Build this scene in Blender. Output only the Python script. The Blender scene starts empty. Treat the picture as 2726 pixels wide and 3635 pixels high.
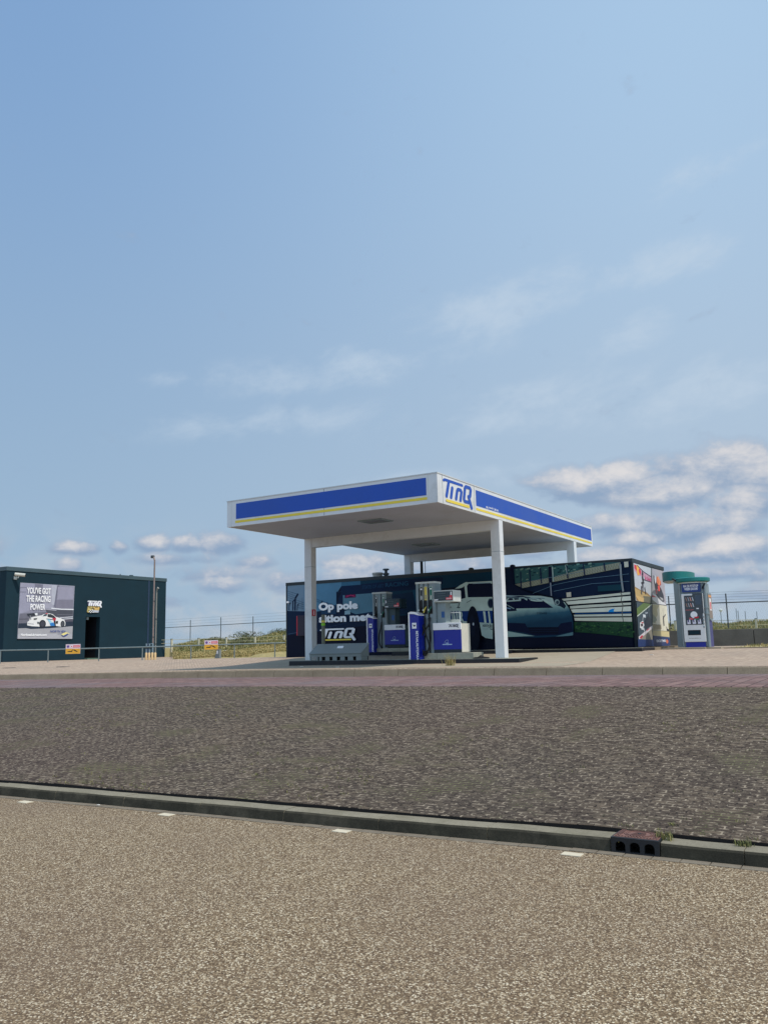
import bpy, bmesh, math, random
from mathutils import Vector, Matrix
from mathutils.geometry import tessellate_polygon
from math import sin, cos, pi, radians, atan2, sqrt
random.seed(7)
S = bpy.context.scene
COL = S.collection

# ---------------------------------------------------------------- camera
cam = bpy.data.cameras.new("camera"); camo = bpy.data.objects.new("camera", cam); COL.objects.link(camo)
camo.matrix_world = Matrix(((0.85447893, 0.10018444, 0.50973408, 0), (0.51902352, -0.12324504, -0.84582814, 0),
                            (-0.02191662, 0.9873063, -0.15730837, 1.6), (0, 0, 0, 1)))
cam.sensor_fit = 'VERTICAL'; cam.sensor_height = 24; cam.lens = 19.544
cam.clip_start = 0.1; cam.clip_end = 5000
S.camera = camo
S.view_settings.view_transform = 'Standard'; S.view_settings.look = 'None'
S.view_settings.gamma = 1.0; S.view_settings.exposure = 0.0

# ---------------------------------------------------------------- sun and sky
SUN_EL, SUN_AZ = radians(60), radians(86)      # azimuth from +Y towards +X
sun = bpy.data.lights.new("sun", 'SUN'); sun.energy = 3.0; sun.angle = radians(0.6); sun.color = (1.0, 0.94, 0.85)
so = bpy.data.objects.new("sun", sun); COL.objects.link(so)
sd = Vector((sin(SUN_AZ)*cos(SUN_EL), cos(SUN_AZ)*cos(SUN_EL), sin(SUN_EL)))
so.rotation_euler = sd.to_track_quat('Z', 'Y').to_euler(); so.location = (20, 0, 40)

def lin(c): return c/12.92 if c <= 0.04045 else ((c+0.055)/1.055)**2.4
def rgb(t, k=1.0): return tuple(min(1.0, lin(v/255)/k) for v in t[:3])+(1,)

class NT:
    def __init__(s, tree): s.t = tree; s.N = tree.nodes; s.L = tree.links
    def n(s, typ, **k):
        o = s.N.new(typ)
        for a, b in k.items(): setattr(o, a, b)
        return o
    def put(s, sock, v):
        if v is None: return
        if isinstance(v, bpy.types.NodeSocket): s.L.new(v, sock)
        else: sock.default_value = v
    def m(s, op, a, b=None, c=None, clamp=False):
        o = s.n('ShaderNodeMath', operation=op, use_clamp=clamp)
        s.put(o.inputs[0], a); s.put(o.inputs[1], b); s.put(o.inputs[2], c); return o.outputs[0]
    def vm(s, op, a, b=None):
        o = s.n('ShaderNodeVectorMath', operation=op); s.put(o.inputs[0], a); s.put(o.inputs[1], b); return o.outputs[0]
    def mix(s, f, a, b, blend='MIX'):
        o = s.n('ShaderNodeMix', data_type='RGBA', blend_type=blend)
        s.put(o.inputs[0], f); s.put(o.inputs[6], a); s.put(o.inputs[7], b); return o.outputs[2]
    def noise(s, vec, scale, detail=4, rough=0.5, dim='3D', dist=0.0):
        o = s.n('ShaderNodeTexNoise', noise_dimensions=dim)
        s.put(o.inputs['Vector'], vec); o.inputs['Scale'].default_value = scale
        o.inputs['Detail'].default_value = detail; o.inputs['Roughness'].default_value = rough
        o.inputs['Distortion'].default_value = dist; return o.outputs['Fac']
    def ramp(s, f, stops, interp='LINEAR'):
        o = s.n('ShaderNodeValToRGB'); o.color_ramp.interpolation = interp
        e = o.color_ramp.elements
        while len(e) < len(stops): e.new(0.5)
        for x, (p, c) in zip(e, stops):
            x.position = p; x.color = c if isinstance(c, tuple) else (c, c, c, 1)
        s.put(o.inputs[0], f); return o.outputs[0]
    def rng(s, v, a, b, c=0.0, d=1.0, smooth=False):
        o = s.n('ShaderNodeMapRange', interpolation_type='SMOOTHSTEP' if smooth else 'LINEAR')
        s.put(o.inputs[0], v)
        for i, q in enumerate((a, b, c, d)): o.inputs[i+1].default_value = q
        return o.outputs[0]

W = bpy.data.worlds.new("World"); S.world = W; W.use_nodes = True
W.node_tree.nodes.clear(); w = NT(W.node_tree)
out = w.n('ShaderNodeOutputWorld'); bg = w.n('ShaderNodeBackground'); w.L.new(bg.outputs[0], out.inputs[0])
sky = w.n('ShaderNodeTexSky', sky_type='NISHITA'); sky.sun_disc = False
sky.sun_elevation = SUN_EL; sky.sun_rotation = SUN_AZ
sky.air_density = 1.0; sky.dust_density = 1.5; sky.ozone_density = 1.0; sky.altitude = 0
bg.inputs[1].default_value = 0.1
geo = w.n('ShaderNodeTexCoord'); D = geo.outputs['Generated']
sp = w.n('ShaderNodeSeparateXYZ'); w.L.new(D, sp.inputs[0])
az = w.m('ARCTAN2', sp.outputs[0], sp.outputs[1]); el = w.m('ARCSINE', sp.outputs[2])
cb = w.n('ShaderNodeCombineXYZ'); w.put(cb.inputs[0], az); w.put(cb.inputs[1], el); P = cb.outputs[0]
# clouds: (azimuth, elevation) centres of the cumulus heaps low over the land, half sizes, strength
BL = [(p, sx, sy, k) for p, sx, sy, k in [
 ([(-0.2841,0.1785)], 215, 60, 1.0), ([(-0.1564,0.1853)], 215, 85, .9), ([(-0.2618,0.1294)], 190, 45, .92), ([(-0.1304,0.1447)], 120, 55, .9),
 ([(-0.1463,0.0929)], 170, 50, .95), ([(-0.2149,0.0890)], 85, 42, .85), ([(-0.2831,0.0924)], 110, 40, .7), ([(-0.3324,0.1293)], 80, 35, .6),
 ([(-0.8146,0.1209)], 60, 30, .95), ([(-0.7779,0.1202)], 50, 32, .9), ([(-0.7373,0.1236)], 75, 42, 1.0), ([(-0.8976,0.1145)], 80, 22, .8),
 ([(-0.8529,0.1159)], 32, 24, .85), ([(-0.7353,0.0708)], 95, 30, .72), ([(-0.9043,0.0942)], 40, 30, .75), ([(-0.5787,0.0937)], 130, 45, .8),
 ([(-0.6993,0.1003)], 90, 25, .6), ([(-0.4301,0.0933)], 150, 45, .6), ([(-0.6661,0.0783)], 60, 40, .6), ([(-0.0082,0.1155)], 260, 90, .9), ([(-1.0708,0.1090)], 240, 60, .85),
 ([(-0.1359,0.0459)], 150, 30, .55), ([(-0.2158,0.1612)], 160, 60, .95), ([(-0.1854,0.1206)], 200, 60, .9), ([(-0.3169,0.1730)], 90, 38, .9), ([(-0.1110,0.1708)], 150, 90, .85),
 ([(-0.2413,0.1081)], 150, 40, .75), ([(-0.1599,0.0687)], 150, 35, .75), ([(-0.6227,0.0777)], 160, 45, .7), ([(-0.5145,0.0856)], 160, 45, .75), ([(-0.7905,0.1038)], 160, 22, .6), ([(-0.7549,0.0857)], 180, 30, .55), ([(-0.3797,0.1048)], 160, 40, .6), ([(-0.7960,0.0566)], 140, 26, .5)]]
nz = w.noise(w.vm('MULTIPLY', P, (1.0, 1.6, 1.0)), 17.0, 7, 0.55, '2D', 0.25)
nb = w.noise(w.vm('MULTIPLY', P, (1.0, 1.7, 1.0)), 90.0, 5, 0.6, '2D', 0.2)
fld = None; hgt = None
for p, sx, sy, k in BL:
    c = p[0]
    dv = w.vm('SUBTRACT', P, (c[0], c[1], 0)); dv = w.vm('MULTIPLY', dv, (2960/sx, 2960/sy, 0))
    ln = w.n('ShaderNodeVectorMath', operation='LENGTH'); w.L.new(dv, ln.inputs[0])
    b = w.m('MULTIPLY', w.rng(ln.outputs['Value'], 0.1, 2.0, 1.0, 0.0, True), k)
    s2 = w.n('ShaderNodeSeparateXYZ'); w.L.new(dv, s2.inputs[0])
    hv = w.m('MULTIPLY', w.m('ADD', w.rng(s2.outputs[1], -1.0, 1.1, 0.0, 1.0), 0.02), b)
    fld = b if fld is None else w.m('MAXIMUM', fld, b)
    hgt = hv if hgt is None else w.m('MAXIMUM', hgt, hv)
edge = w.m('ADD', fld, w.m('MULTIPLY', w.m('SUBTRACT', nz, 0.5), 1.15))
edge = w.m('ADD', edge, w.m('MULTIPLY', w.m('SUBTRACT', nb, 0.5), 0.22))
mask = w.rng(edge, 0.16, 0.70, 0.0, 1.0, True)
lit = w.m('ADD', hgt, w.m('MULTIPLY', w.m('SUBTRACT', nz, 0.5), 1.0))
lit = w.m('ADD', lit, w.m('MULTIPLY', w.m('SUBTRACT', nb, 0.5), 0.28))
lit = w.rng(lit, 0.12, 0.86, 0.0, 1.0, True)
G10 = lambda c, k=0.1: rgb(c, k)[:3]+(1,)
def em(c):   # a radiance that the 0.1 background strength turns into this picture colour
    return tuple(lin(v/255)*10 for v in c)+(1,)
def colnode(c):
    o = w.n('ShaderNodeCombineXYZ')
    for i in range(3): o.inputs[i].default_value = c[i]
    return o.outputs[0]
# hazy summer sky: the Nishita sky veiled with pale haze that thickens towards the ground
veil = w.rng(el, 0.0, 0.95, 0.92, 0.80)
azr = w.rng(az, -1.05, -0.1, 0.0, 1.0, True)
hz_low = w.mix(azr, colnode(em((157, 184, 209))), colnode(em((178, 197, 216))))
hz_high = w.mix(azr, colnode(em((134, 172, 217))), colnode(em((178, 210, 240))))
hz = w.mix(w.rng(el, 0.03, 0.75, 0.0, 1.0, True), hz_low, hz_high)
base = w.mix(veil, sky.outputs[0], hz)
# thin high cirrus
rt = w.n('ShaderNodeVectorRotate', rotation_type='Z_AXIS'); w.L.new(P, rt.inputs['Vector']); rt.inputs['Angle'].default_value = radians(-14)
ci = w.noise(w.vm('MULTIPLY', rt.outputs[0], (1.0, 2.0, 1.0)), 9.0, 7, 0.62, '2D', 0.15)
cf = None
for p, sx, sy, ang, k in (([(-0.3964,0.3923)], 420, 100, 12, 1.0), ([(-0.5851,0.3317)], 600, 80, 8, .85), ([(-0.2027,0.4142)], 330, 80, 5, .8), ([(-0.2338,0.3479)], 260, 80, 20, .6), ([(-0.7942,0.3105)], 160, 45, 5, .55), ([(-0.4601,0.1952)], 500, 60, 4, .6), ([(-0.1402,0.5048)], 300, 60, 10, .4), ([(-0.3206,0.2801)], 700, 110, 6, .65), ([(-0.1766,0.2718)], 350, 120, 10, .6), ([(-0.6998,0.2651)], 500, 70, 5, .5)):
    c = p[0]; dv = w.vm('SUBTRACT', P, (c[0], c[1], 0))
    r2 = w.n('ShaderNodeVectorRotate', rotation_type='Z_AXIS'); w.L.new(dv, r2.inputs['Vector']); r2.inputs['Angle'].default_value = radians(-ang)
    ln = w.n('ShaderNodeVectorMath', operation='LENGTH'); w.L.new(w.vm('MULTIPLY', r2.outputs[0], (2960/sx, 2960/sy, 0)), ln.inputs[0])
    b = w.m('MULTIPLY', w.rng(ln.outputs['Value'], 0.0, 1.5, 1.0, 0.0, True), k); cf = b if cf is None else w.m('MAXIMUM', cf, b)
cm = w.m('MULTIPLY', w.rng(w.m('ADD', w.m('MULTIPLY', w.m('SUBTRACT', ci, 0.5), 2.4), cf), 0.05, 1.25, 0.0, 1.0, True), w.rng(cf, 0.0, 0.35, 0.0, 0.60))
base = w.mix(cm, base, colnode(em((196, 212, 228))))
low = w.m('MULTIPLY', w.rng(nz, 0.35, 0.68, 0.0, 0.75, True), w.rng(el, 0.03, 0.17, 1.0, 0.0, True))
base = w.mix(low, base, colnode(em((188, 197, 207))))
ccol = w.mix(lit, colnode(em((140, 163, 192))), colnode(em((226, 222, 221))))
base = w.mix(w.m('MULTIPLY', mask, 0.88), base, ccol)
below = w.rng(el, -0.02, 0.0, 1.0, 0.0)
base = w.mix(below, base, colnode(em((110, 112, 105))))
# the half of the sky behind the camera is brightened as added fill for shaded faces
bk = w.rng(sp.outputs[1], 0.1, -0.6, 1.0, 1.38)
bkc = w.n('ShaderNodeCombineXYZ')
for i in range(3): w.put(bkc.inputs[i], bk)
base = w.mix(1.0, base, bkc.outputs[0], 'MULTIPLY')
w.L.new(base, bg.inputs[0])

# ---------------------------------------------------------------- helpers
ORG = {}
class MB:
    """collects polygons (world coordinates) with material slots and builds ONE mesh object"""
    def __init__(s): s.v = []; s.f = []; s.fm = []; s.ms = []; s.sm = False; s.cut = []
    def mi(s, m):
        if m not in s.ms: s.ms.append(m)
        return s.ms.index(m)
    def add(s, vs, fs, m):
        b = len(s.v); s.cut.append((b, len(s.f))); s.v += [tuple(x) for x in vs]; i = s.mi(m)
        for f in fs: s.f.append([b+q for q in f]); s.fm.append(i)
    def box(s, a, b, m, bev=0):
        x0, y0, z0 = a; x1, y1, z1 = b
        if bev:
            bm = bmesh.new(); bmesh.ops.create_cube(bm, size=1)
            for q in bm.verts: q.co = Vector(((x0+x1)/2+q.co.x*(x1-x0), (y0+y1)/2+q.co.y*(y1-y0), (z0+z1)/2+q.co.z*(z1-z0)))
            bmesh.ops.bevel(bm, geom=bm.edges[:], offset=bev, segments=2, affect='EDGES', profile=0.5)
            bm.verts.index_update()
            s.add([q.co for q in bm.verts], [[q.index for q in f.verts] for f in bm.faces], m); bm.free(); return s
        s.add([(x0,y0,z0),(x1,y0,z0),(x1,y1,z0),(x0,y1,z0),(x0,y0,z1),(x1,y0,z1),(x1,y1,z1),(x0,y1,z1)],
              [(0,3,2,1),(4,5,6,7),(0,1,5,4),(1,2,6,5),(2,3,7,6),(3,0,4,7)], m); return s
    def prism(s, pts, ext, m):
        """closed solid: planar polygon pts (3d) swept along the vector ext"""
        n = len(pts); e = Vector(ext); A = [Vector(p) for p in pts]; Bv = [p+e for p in A]
        tri = tessellate_polygon([A])
        s.add(A+Bv, [tuple(t) for t in tri]+[tuple(q+n for q in t)[::-1] for t in tri]+[(i, (i+1) % n, n+(i+1) % n, n+i) for i in range(n)], m); return s
    def poly(s, pts, m):
        A = [Vector(p) for p in pts]; s.add(A, [tuple(t) for t in tessellate_polygon([A])], m); return s
    def tube(s, path, r, m, n=8, cap=True):
        P = [Vector(p) for p in path]; rs = r if isinstance(r, (list, tuple)) else [r]*len(P); vs = []; fs = []; N = None
        for i, p in enumerate(P):
            t = (P[min(i+1, len(P)-1)]-P[max(i-1, 0)]).normalized()
            if N is None: N = t.orthogonal().normalized()
            else: N = (N-t*N.dot(t)).normalized()
            Bn = t.cross(N)
            for k in range(n):
                a = 2*pi*k/n; vs.append(p+(N*cos(a)+Bn*sin(a))*rs[i])
        for i in range(len(P)-1):
            for k in range(n): fs.append((i*n+k, i*n+(k+1) % n, (i+1)*n+(k+1) % n, (i+1)*n+k))
        if cap: fs += [tuple(range(n))[::-1], tuple((len(P)-1)*n+k for k in range(n))]
        s.add(vs, fs, m); return s
    def lathe(s, c, prof, m, n=20, sx=1, sy=1):
        vs = []; fs = []
        for r, z in prof:
            for k in range(n): a = 2*pi*k/n; vs.append((c[0]+r*cos(a)*sx, c[1]+r*sin(a)*sy, c[2]+z))
        for i in range(len(prof)-1):
            for k in range(n): fs.append((i*n+k, i*n+(k+1) % n, (i+1)*n+(k+1) % n, (i+1)*n+k))
        fs += [tuple(range(n))[::-1], tuple((len(prof)-1)*n+k for k in range(n))]
        s.add(vs, fs, m); return s
    def build_each(s, name, parent=None, smooth=False):
        """one object for every piece that was added"""
        out = []
        for i, (v0, f0) in enumerate(s.cut):
            v1, f1 = s.cut[i+1] if i+1 < len(s.cut) else (len(s.v), len(s.f))
            q = MB(); q.v = s.v[v0:v1]; q.f = [[k-v0 for k in f] for f in s.f[f0:f1]]
            q.ms = [s.ms[s.fm[f0]]]; q.fm = [0]*(f1-f0); out.append(q.build(name, parent, None, smooth))
        return out
    def build(s, name, parent=None, origin=None, smooth=False):
        if parent is not None: o3 = ORG[parent.name]
        elif origin is not None: o3 = Vector(origin)
        else:
            xs = [v[0] for v in s.v]; ys = [v[1] for v in s.v]; zs = [v[2] for v in s.v]
            o3 = Vector(((min(xs)+max(xs))/2, (min(ys)+max(ys))/2, min(zs)))
        me = bpy.data.meshes.new(name); me.from_pydata([tuple(Vector(v)-o3) for v in s.v], [], s.f)
        for m in s.ms: me.materials.append(m)
        me.polygons.foreach_set('material_index', s.fm)
        if smooth: me.polygons.foreach_set('use_smooth', [True]*len(s.f))
        me.update()
        bm = bmesh.new(); bm.from_mesh(me)
        if not s.sm: bmesh.ops.recalc_face_normals(bm, faces=bm.faces)
        bm.to_mesh(me); bm.free()
        if smooth: 
            try: me.set_sharp_from_angle(angle=radians(40))
            except Exception: pass
        o = bpy.data.objects.new(name, me); COL.objects.link(o); ORG[o.name] = o3
        if parent is not None: o.parent = parent
        else: o.location = o3
        return o
def tag(o, label=None, cat=None, group=None, kind=None):
    if label: o['label'] = label
    if cat: o['category'] = cat
    if group: o['group'] = group
    if kind: o['kind'] = kind
    return o
def thing(name, loc, label, cat, group=None):
    o = bpy.data.objects.new(name, None); COL.objects.link(o); o.location = loc; o.empty_display_size = 0.2
    ORG[o.name] = Vector(loc); tag(o, label, cat, group); return o
def dup(o, delta, label=None):
    c = o.copy(); COL.objects.link(c); c.location = o.location+Vector(delta)
    if label: c['label'] = label
    for ch in o.children:
        d = ch.copy(); COL.objects.link(d); d.parent = c
        for g in ch.children:
            e = g.copy(); COL.objects.link(e); e.parent = d
    return c

_tc = {}
def glyphs(text, off=0.0, shear=0.0, sp=1.0):
    """text outline as flat polygons from Blender's built-in font, unit size"""
    k = (text, off, shear, sp)
    if k in _tc: return _tc[k]
    cu = bpy.data.curves.new('t', 'FONT'); cu.body = text; cu.size = 1; cu.offset = off; cu.shear = shear
    cu.space_character = sp; cu.resolution_u = 3; cu.fill_mode = 'FRONT'
    ob = bpy.data.objects.new('t', cu); COL.objects.link(ob)
    dg = bpy.context.evaluated_depsgraph_get(); e = ob.evaluated_get(dg); me = e.to_mesh()
    vs = [(v.co.x, v.co.y) for v in me.vertices]; fs = [tuple(p.vertices) for p in me.polygons]
    e.to_mesh_clear(); bpy.data.objects.remove(ob); bpy.data.curves.remove(cu)
    x0 = min(v[0] for v in vs); x1 = max(v[0] for v in vs); y0 = min(v[1] for v in vs); y1 = max(v[1] for v in vs)
    _tc[k] = (vs, fs, x0, x1, y0, y1); return _tc[k]
def text(mb, s, o, U, V, width, height, m, off=0.0, shear=0.0, base=False, sp=1.0):
    """flat lettering fitted in a box of width x height; o = lower-left (baseline when base), U,V unit vectors.
    With base=True, height is the capital height."""
    vs, fs, x0, x1, y0, y1 = glyphs(s, off, shear, sp)
    if base: y0 = 0.0; y1 = 0.71
    o = Vector(o); U = Vector(U); V = Vector(V)
    kx = width/(x1-x0); ky = height/(y1-y0)
    mb.add([o+U*((x-x0)*kx)+V*((y-y0)*ky) for x, y in vs], fs, m)

def stroke(mb, pts, wd, m, o, U, V, N, lay, kx=1.0, rnd=True):
    """flat brush stroke through pts (in U,V plane units); every piece lies 0.4 mm above the one before"""
    for i in range(len(pts)-1):
        a = Vector(pts[i]); b = Vector(pts[i+1]); t = (b-a).normalized(); n = Vector((-t.y, t.x))*wd/2
        q = []
        steps = 5 if rnd else 1
        if rnd:
            for k in range(steps+1):
                an = -pi/2+pi*k/steps; q.append(b+n*-sin(an)*-1*-1+t*cos(an)*wd/2) if False else q.append(b+t*cos(an)*wd/2+n*sin(an))
            for k in range(steps+1):
                an = pi/2-pi*k/steps; q.append(a-t*cos(an)*wd/2+n*sin(an))
        else: q = [a-n, b-n, b+n, a+n]
        lay[0] += 1
        mb.poly([Vector(o)+Vector(U)*p.x*kx+Vector(V)*p.y+Vector(N)*(lay[0]*0.0004) for p in q], m)

def brand(mb, o, U, V, N, wd, ht, m, mu=None, sw=1.0, parts='TinQ_'):
    """the slanted station lettering: long-barred T, i, n, open Q with a tail, and an underline. 0..1 x 0..1 box"""
    lay = [0]; nw = ht*1.75; kx = wd/nw; f = lambda L: [(x*nw, y*ht) for x, y in L]
    s = 0.095*ht*sw*1.55
    stroke(mb, f([(.03,.86),(.07,.90),(.66,.90)]), s*.8, m, o, U, V, N, lay, kx)
    stroke(mb, f([(.20,.88),(.11,.26)]), s, m, o, U, V, N, lay, kx)
    stroke(mb, f([(.31,.66),(.26,.26)]), s, m, o, U, V, N, lay, kx)
    stroke(mb, f([(.43,.26),(.48,.62),(.51,.68),(.60,.68),(.625,.62),(.58,.26)]), s, m, o, U, V, N, lay, kx)
    stroke(mb, f([(.86,.27),(.73,.27),(.705,.34),(.755,.84),(.79,.90),(.93,.90),(.96,.84),(.93,.56),(.90,.50),(.87,.52),(.97,.07)]), s, m, o, U, V, N, lay, kx)
    if mu: stroke(mb, f([(.11,.09),(.86,.09)]), s*.75, mu, o, U, V, N, lay, kx)

# ---------------------------------------------------------------- materials
MATS = {}
def mat(name, c, k=1.0, rough=0.6, var=0.12, sc=3.0, bump=0.0, bs=40.0, metal=0.0, spec=0.5, dirt=None, dsc=1.2, coat=0.0):
    if name in MATS: return MATS[name]
    M = bpy.data.materials.new(name); M.use_nodes = True; MATS[name] = M
    M.node_tree.nodes.clear(); t = NT(M.node_tree)
    o = t.n('ShaderNodeOutputMaterial'); b = t.n('ShaderNodeBsdfPrincipled'); t.L.new(b.outputs[0], o.inputs[0])
    base = rgb(c, k); tc = t.n('ShaderNodeTexCoord').outputs['Object']
    nf = t.noise(tc, sc, 5, 0.6)
    d = tuple(v*(1-var) for v in base[:3])+(1,); h = tuple(min(1, v*(1+var)) for v in base[:3])+(1,)
    cc = t.mix(t.rng(nf, 0.3, 0.7), d, h)
    if dirt:
        cc = t.mix(t.rng(t.noise(tc, dsc, 7, 0.7), 0.52, 0.8, 0.0, 0.6), cc, rgb(dirt))
    t.L.new(cc, b.inputs['Base Color'])
    t.L.new(t.rng(nf, 0.3, 0.7, max(0.02, rough-0.07), min(1, rough+0.07)), b.inputs['Roughness'])
    b.inputs['Metallic'].default_value = metal; b.inputs['Specular IOR Level'].default_value = spec
    if coat: b.inputs['Coat Weight'].default_value = coat
    if bump:
        bp = t.n('ShaderNodeBump'); bp.inputs['Strength'].default_value = bump; bp.inputs['Distance'].default_value = 0.01
        t.L.new(t.noise(tc, bs, 4, 0.6), bp.inputs['Height']); t.L.new(bp.outputs[0], b.inputs['Normal'])
    return M
def custom(name, fn):
    M = bpy.data.materials.new(name); M.use_nodes = True; MATS[name] = M
    M.node_tree.nodes.clear(); t = NT(M.node_tree)
    o = t.n('ShaderNodeOutputMaterial'); b = t.n('ShaderNodeBsdfPrincipled'); t.L.new(b.outputs[0], o.inputs[0])
    fn(t, b, t.n('ShaderNodeTexCoord').outputs['Object']); return M
def bumpto(t, b, h, st, dist=0.01):
    bp = t.n('ShaderNodeBump'); bp.inputs['Strength'].default_value = st; bp.inputs['Distance'].default_value = dist
    t.put(bp.inputs['Height'], h); t.L.new(bp.outputs[0], b.inputs['Normal'])

SH = 0.56      # how bright a white wall is in open shade, to read base colours off shaded things
def f_asph(t, b, tc):
    vo = t.n('ShaderNodeTexVoronoi'); t.L.new(tc, vo.inputs['Vector']); vo.inputs['Scale'].default_value = 118
    sepc = t.n('ShaderNodeSeparateColor'); t.L.new(vo.outputs['Color'], sepc.inputs[0])
    stone = t.ramp(sepc.outputs[0], [(0.0, rgb((82,64,46))), (0.40, rgb((114,93,70))), (0.62, rgb((149,126,97))), (0.84, rgb((190,169,136))), (0.96, rgb((232,217,188)))])
    gap = t.rng(vo.outputs['Distance'], 0.35, 0.75, 1.0, 0.62)
    big = t.noise(tc, 0.55, 5, 0.6); mid = t.noise(tc, 4.5, 5, 0.65); fine = t.noise(tc, 28, 3, 0.6)
    c = t.mix(1.0, stone, t.n('ShaderNodeCombineXYZ').outputs[0], 'MIX') if False else stone
    g = t.n('ShaderNodeCombineColor')
    for i in range(3): t.put(g.inputs[i], gap)
    c = t.mix(1.0, c, g.outputs[0], 'MULTIPLY')
    c = t.mix(t.rng(mid, 0.35, 0.7, 0.0, 0.22), c, rgb((134,116,88)))
    c = t.mix(t.rng(fine, 0.5, 0.75, 0.0, 0.20), c, rgb((172,154,128)))
    c = t.mix(t.rng(big, 0.42, 0.7, 0.0, 0.35), c, rgb((112,94,80)))
    t.L.new(c, b.inputs['Base Color']); b.inputs['Roughness'].default_value = 0.92
    b.inputs['Specular IOR Level'].default_value = 0.25
    bumpto(t, b, vo.outputs['Distance'], 0.55, 0.006)
M_asph = custom('asphalt', f_asph)

def bricks(t, tc, L, Hh, rot=0.0, mortar=0.012, offs=0.5, squash=1.0, jig=0.02):
    mp = t.n('ShaderNodeMapping'); mp.inputs['Rotation'].default_value = (0, 0, rot)
    nz = t.n('ShaderNodeTexNoise'); t.L.new(tc, nz.inputs['Vector']); nz.inputs['Scale'].default_value = 3.0; nz.inputs['Detail'].default_value = 3
    t.L.new(t.vm('ADD', tc, t.vm('MULTIPLY', t.vm('SUBTRACT', nz.outputs['Color'], (.5,.5,.5)), (jig,jig,0))), mp.inputs['Vector'])
    br = t.n('ShaderNodeTexBrick'); t.L.new(mp.outputs[0], br.inputs['Vector'])
    br.offset = offs; br.squash = squash
    br.inputs['Scale'].default_value = 1.0; br.inputs['Brick Width'].default_value = L; br.inputs['Row Height'].default_value = Hh
    br.inputs['Mortar Size'].default_value = mortar; br.inputs['Mortar Smooth'].default_value = 0.3; br.inputs['Bias'].default_value = 0.0
    br.inputs['Color1'].default_value = (0,0,0,1); br.inputs['Color2'].default_value = (1,1,1,1); br.inputs['Mortar'].default_value = (.5,.5,.5,1)
    return br
def f_slope(t, b, tc):
    br = bricks(t, tc, 0.135, 0.062, mortar=0.009, jig=0.025)
    col = t.ramp(br.outputs['Color'], [(0.0, rgb((65,55,48))), (0.4, rgb((76,65,57))), (0.75, rgb((86,75,64))), (1.0, rgb((102,89,75)))])
    f1 = t.noise(tc, 60, 5, 0.7); f2 = t.noise(tc, 0.45, 4, 0.55); f3 = t.noise(tc, 16, 5, 0.7)
    col = t.mix(t.rng(f1, 0.42, 0.72, 0.0, 0.40), col, rgb((128,112,92)))
    col = t.mix(t.rng(t.noise(tc, 110, 3, 0.6), 0.5, 0.75, 0.0, 0.4), col, rgb((52,45,41)))
    col = t.mix(t.rng(f2, 0.42, 0.66, 0.0, 0.34), col, rgb((70,65,60)))
    col = t.mix(t.rng(t.noise(tc, 0.23, 3, 0.5), 0.5, 0.7, 0.0, 0.35), col, rgb((94,76,68)))
    joint = t.m('MULTIPLY', br.outputs['Fac'], 0.85)
    jc = t.mix(t.rng(f3, 0.46, 0.58), rgb((40,34,31)), rgb((160,146,126)))
    jc = t.mix(t.rng(t.noise(tc, 1.1, 4, 0.6), 0.53, 0.66, 0.0, 0.8), jc, rgb((104,104,70)))
    col = t.mix(joint, col, jc)
    t.L.new(col, b.inputs['Base Color']); b.inputs['Roughness'].default_value = 0.95; b.inputs['Specular IOR Level'].default_value = 0.15
    hh = t.m('SUBTRACT', t.m('MULTIPLY', f1, 0.7), br.outputs['Fac'])
    bumpto(t, b, hh, 0.5, 0.008)
M_slope = custom('weathered_clinker', f_slope)
def f_road(t, b, tc):
    br = bricks(t, tc, 0.42, 0.21, rot=radians(90), mortar=0.012)
    col = t.ramp(br.outputs['Color'], [(0.0, rgb((100,74,73))), (0.5, rgb((120,90,87))), (1.0, rgb((136,106,101)))])
    f2 = t.noise(tc, 0.35, 4, 0.6); f1 = t.noise(tc, 8, 6, 0.7)
    col = t.mix(t.rng(f2, 0.45, 0.62, 0.0, 0.65), col, rgb((112,104,108)))
    col = t.mix(t.rng(f1, 0.35, 0.7, 0.0, 0.45), col, rgb((150,134,122)))
    col = t.mix(t.m('MULTIPLY', br.outputs['Fac'], 0.85), col, rgb((66,54,52)))
    t.L.new(col, b.inputs['Base Color']); b.inputs['Roughness'].default_value = 0.9; b.inputs['Specular IOR Level'].default_value = 0.2
    bumpto(t, b, t.m('SUBTRACT', f1, br.outputs['Fac']), 0.5, 0.01)
M_road = custom('red_brick', f_road)
def f_fore(t, b, tc):
    br = bricks(t, tc, 0.21, 0.105, rot=radians(45), mortar=0.01)
    col = t.ramp(br.outputs['Color'], [(0.0, rgb((154,132,114))), (0.5, rgb((171,148,127))), (1.0, rgb((186,164,141)))])
    f1 = t.noise(tc, 5, 6, 0.7); f2 = t.noise(tc, 0.4, 4, 0.6)
    col = t.mix(t.rng(f1, 0.35, 0.7, 0.0, 0.5), col, rgb((182,161,135)))
    col = t.mix(t.rng(f2, 0.5, 0.7, 0.0, 0.4), col, rgb((142,128,114)))
    col = t.mix(t.m('MULTIPLY', br.outputs['Fac'], 0.5), col, rgb((112,96,84)))
    t.L.new(col, b.inputs['Base Color']); b.inputs['Roughness'].default_value = 0.9
    bumpto(t, b, br.outputs['Fac'], 0.3, 0.006)
M_fore = custom('forecourt_clinker', f_fore)
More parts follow.
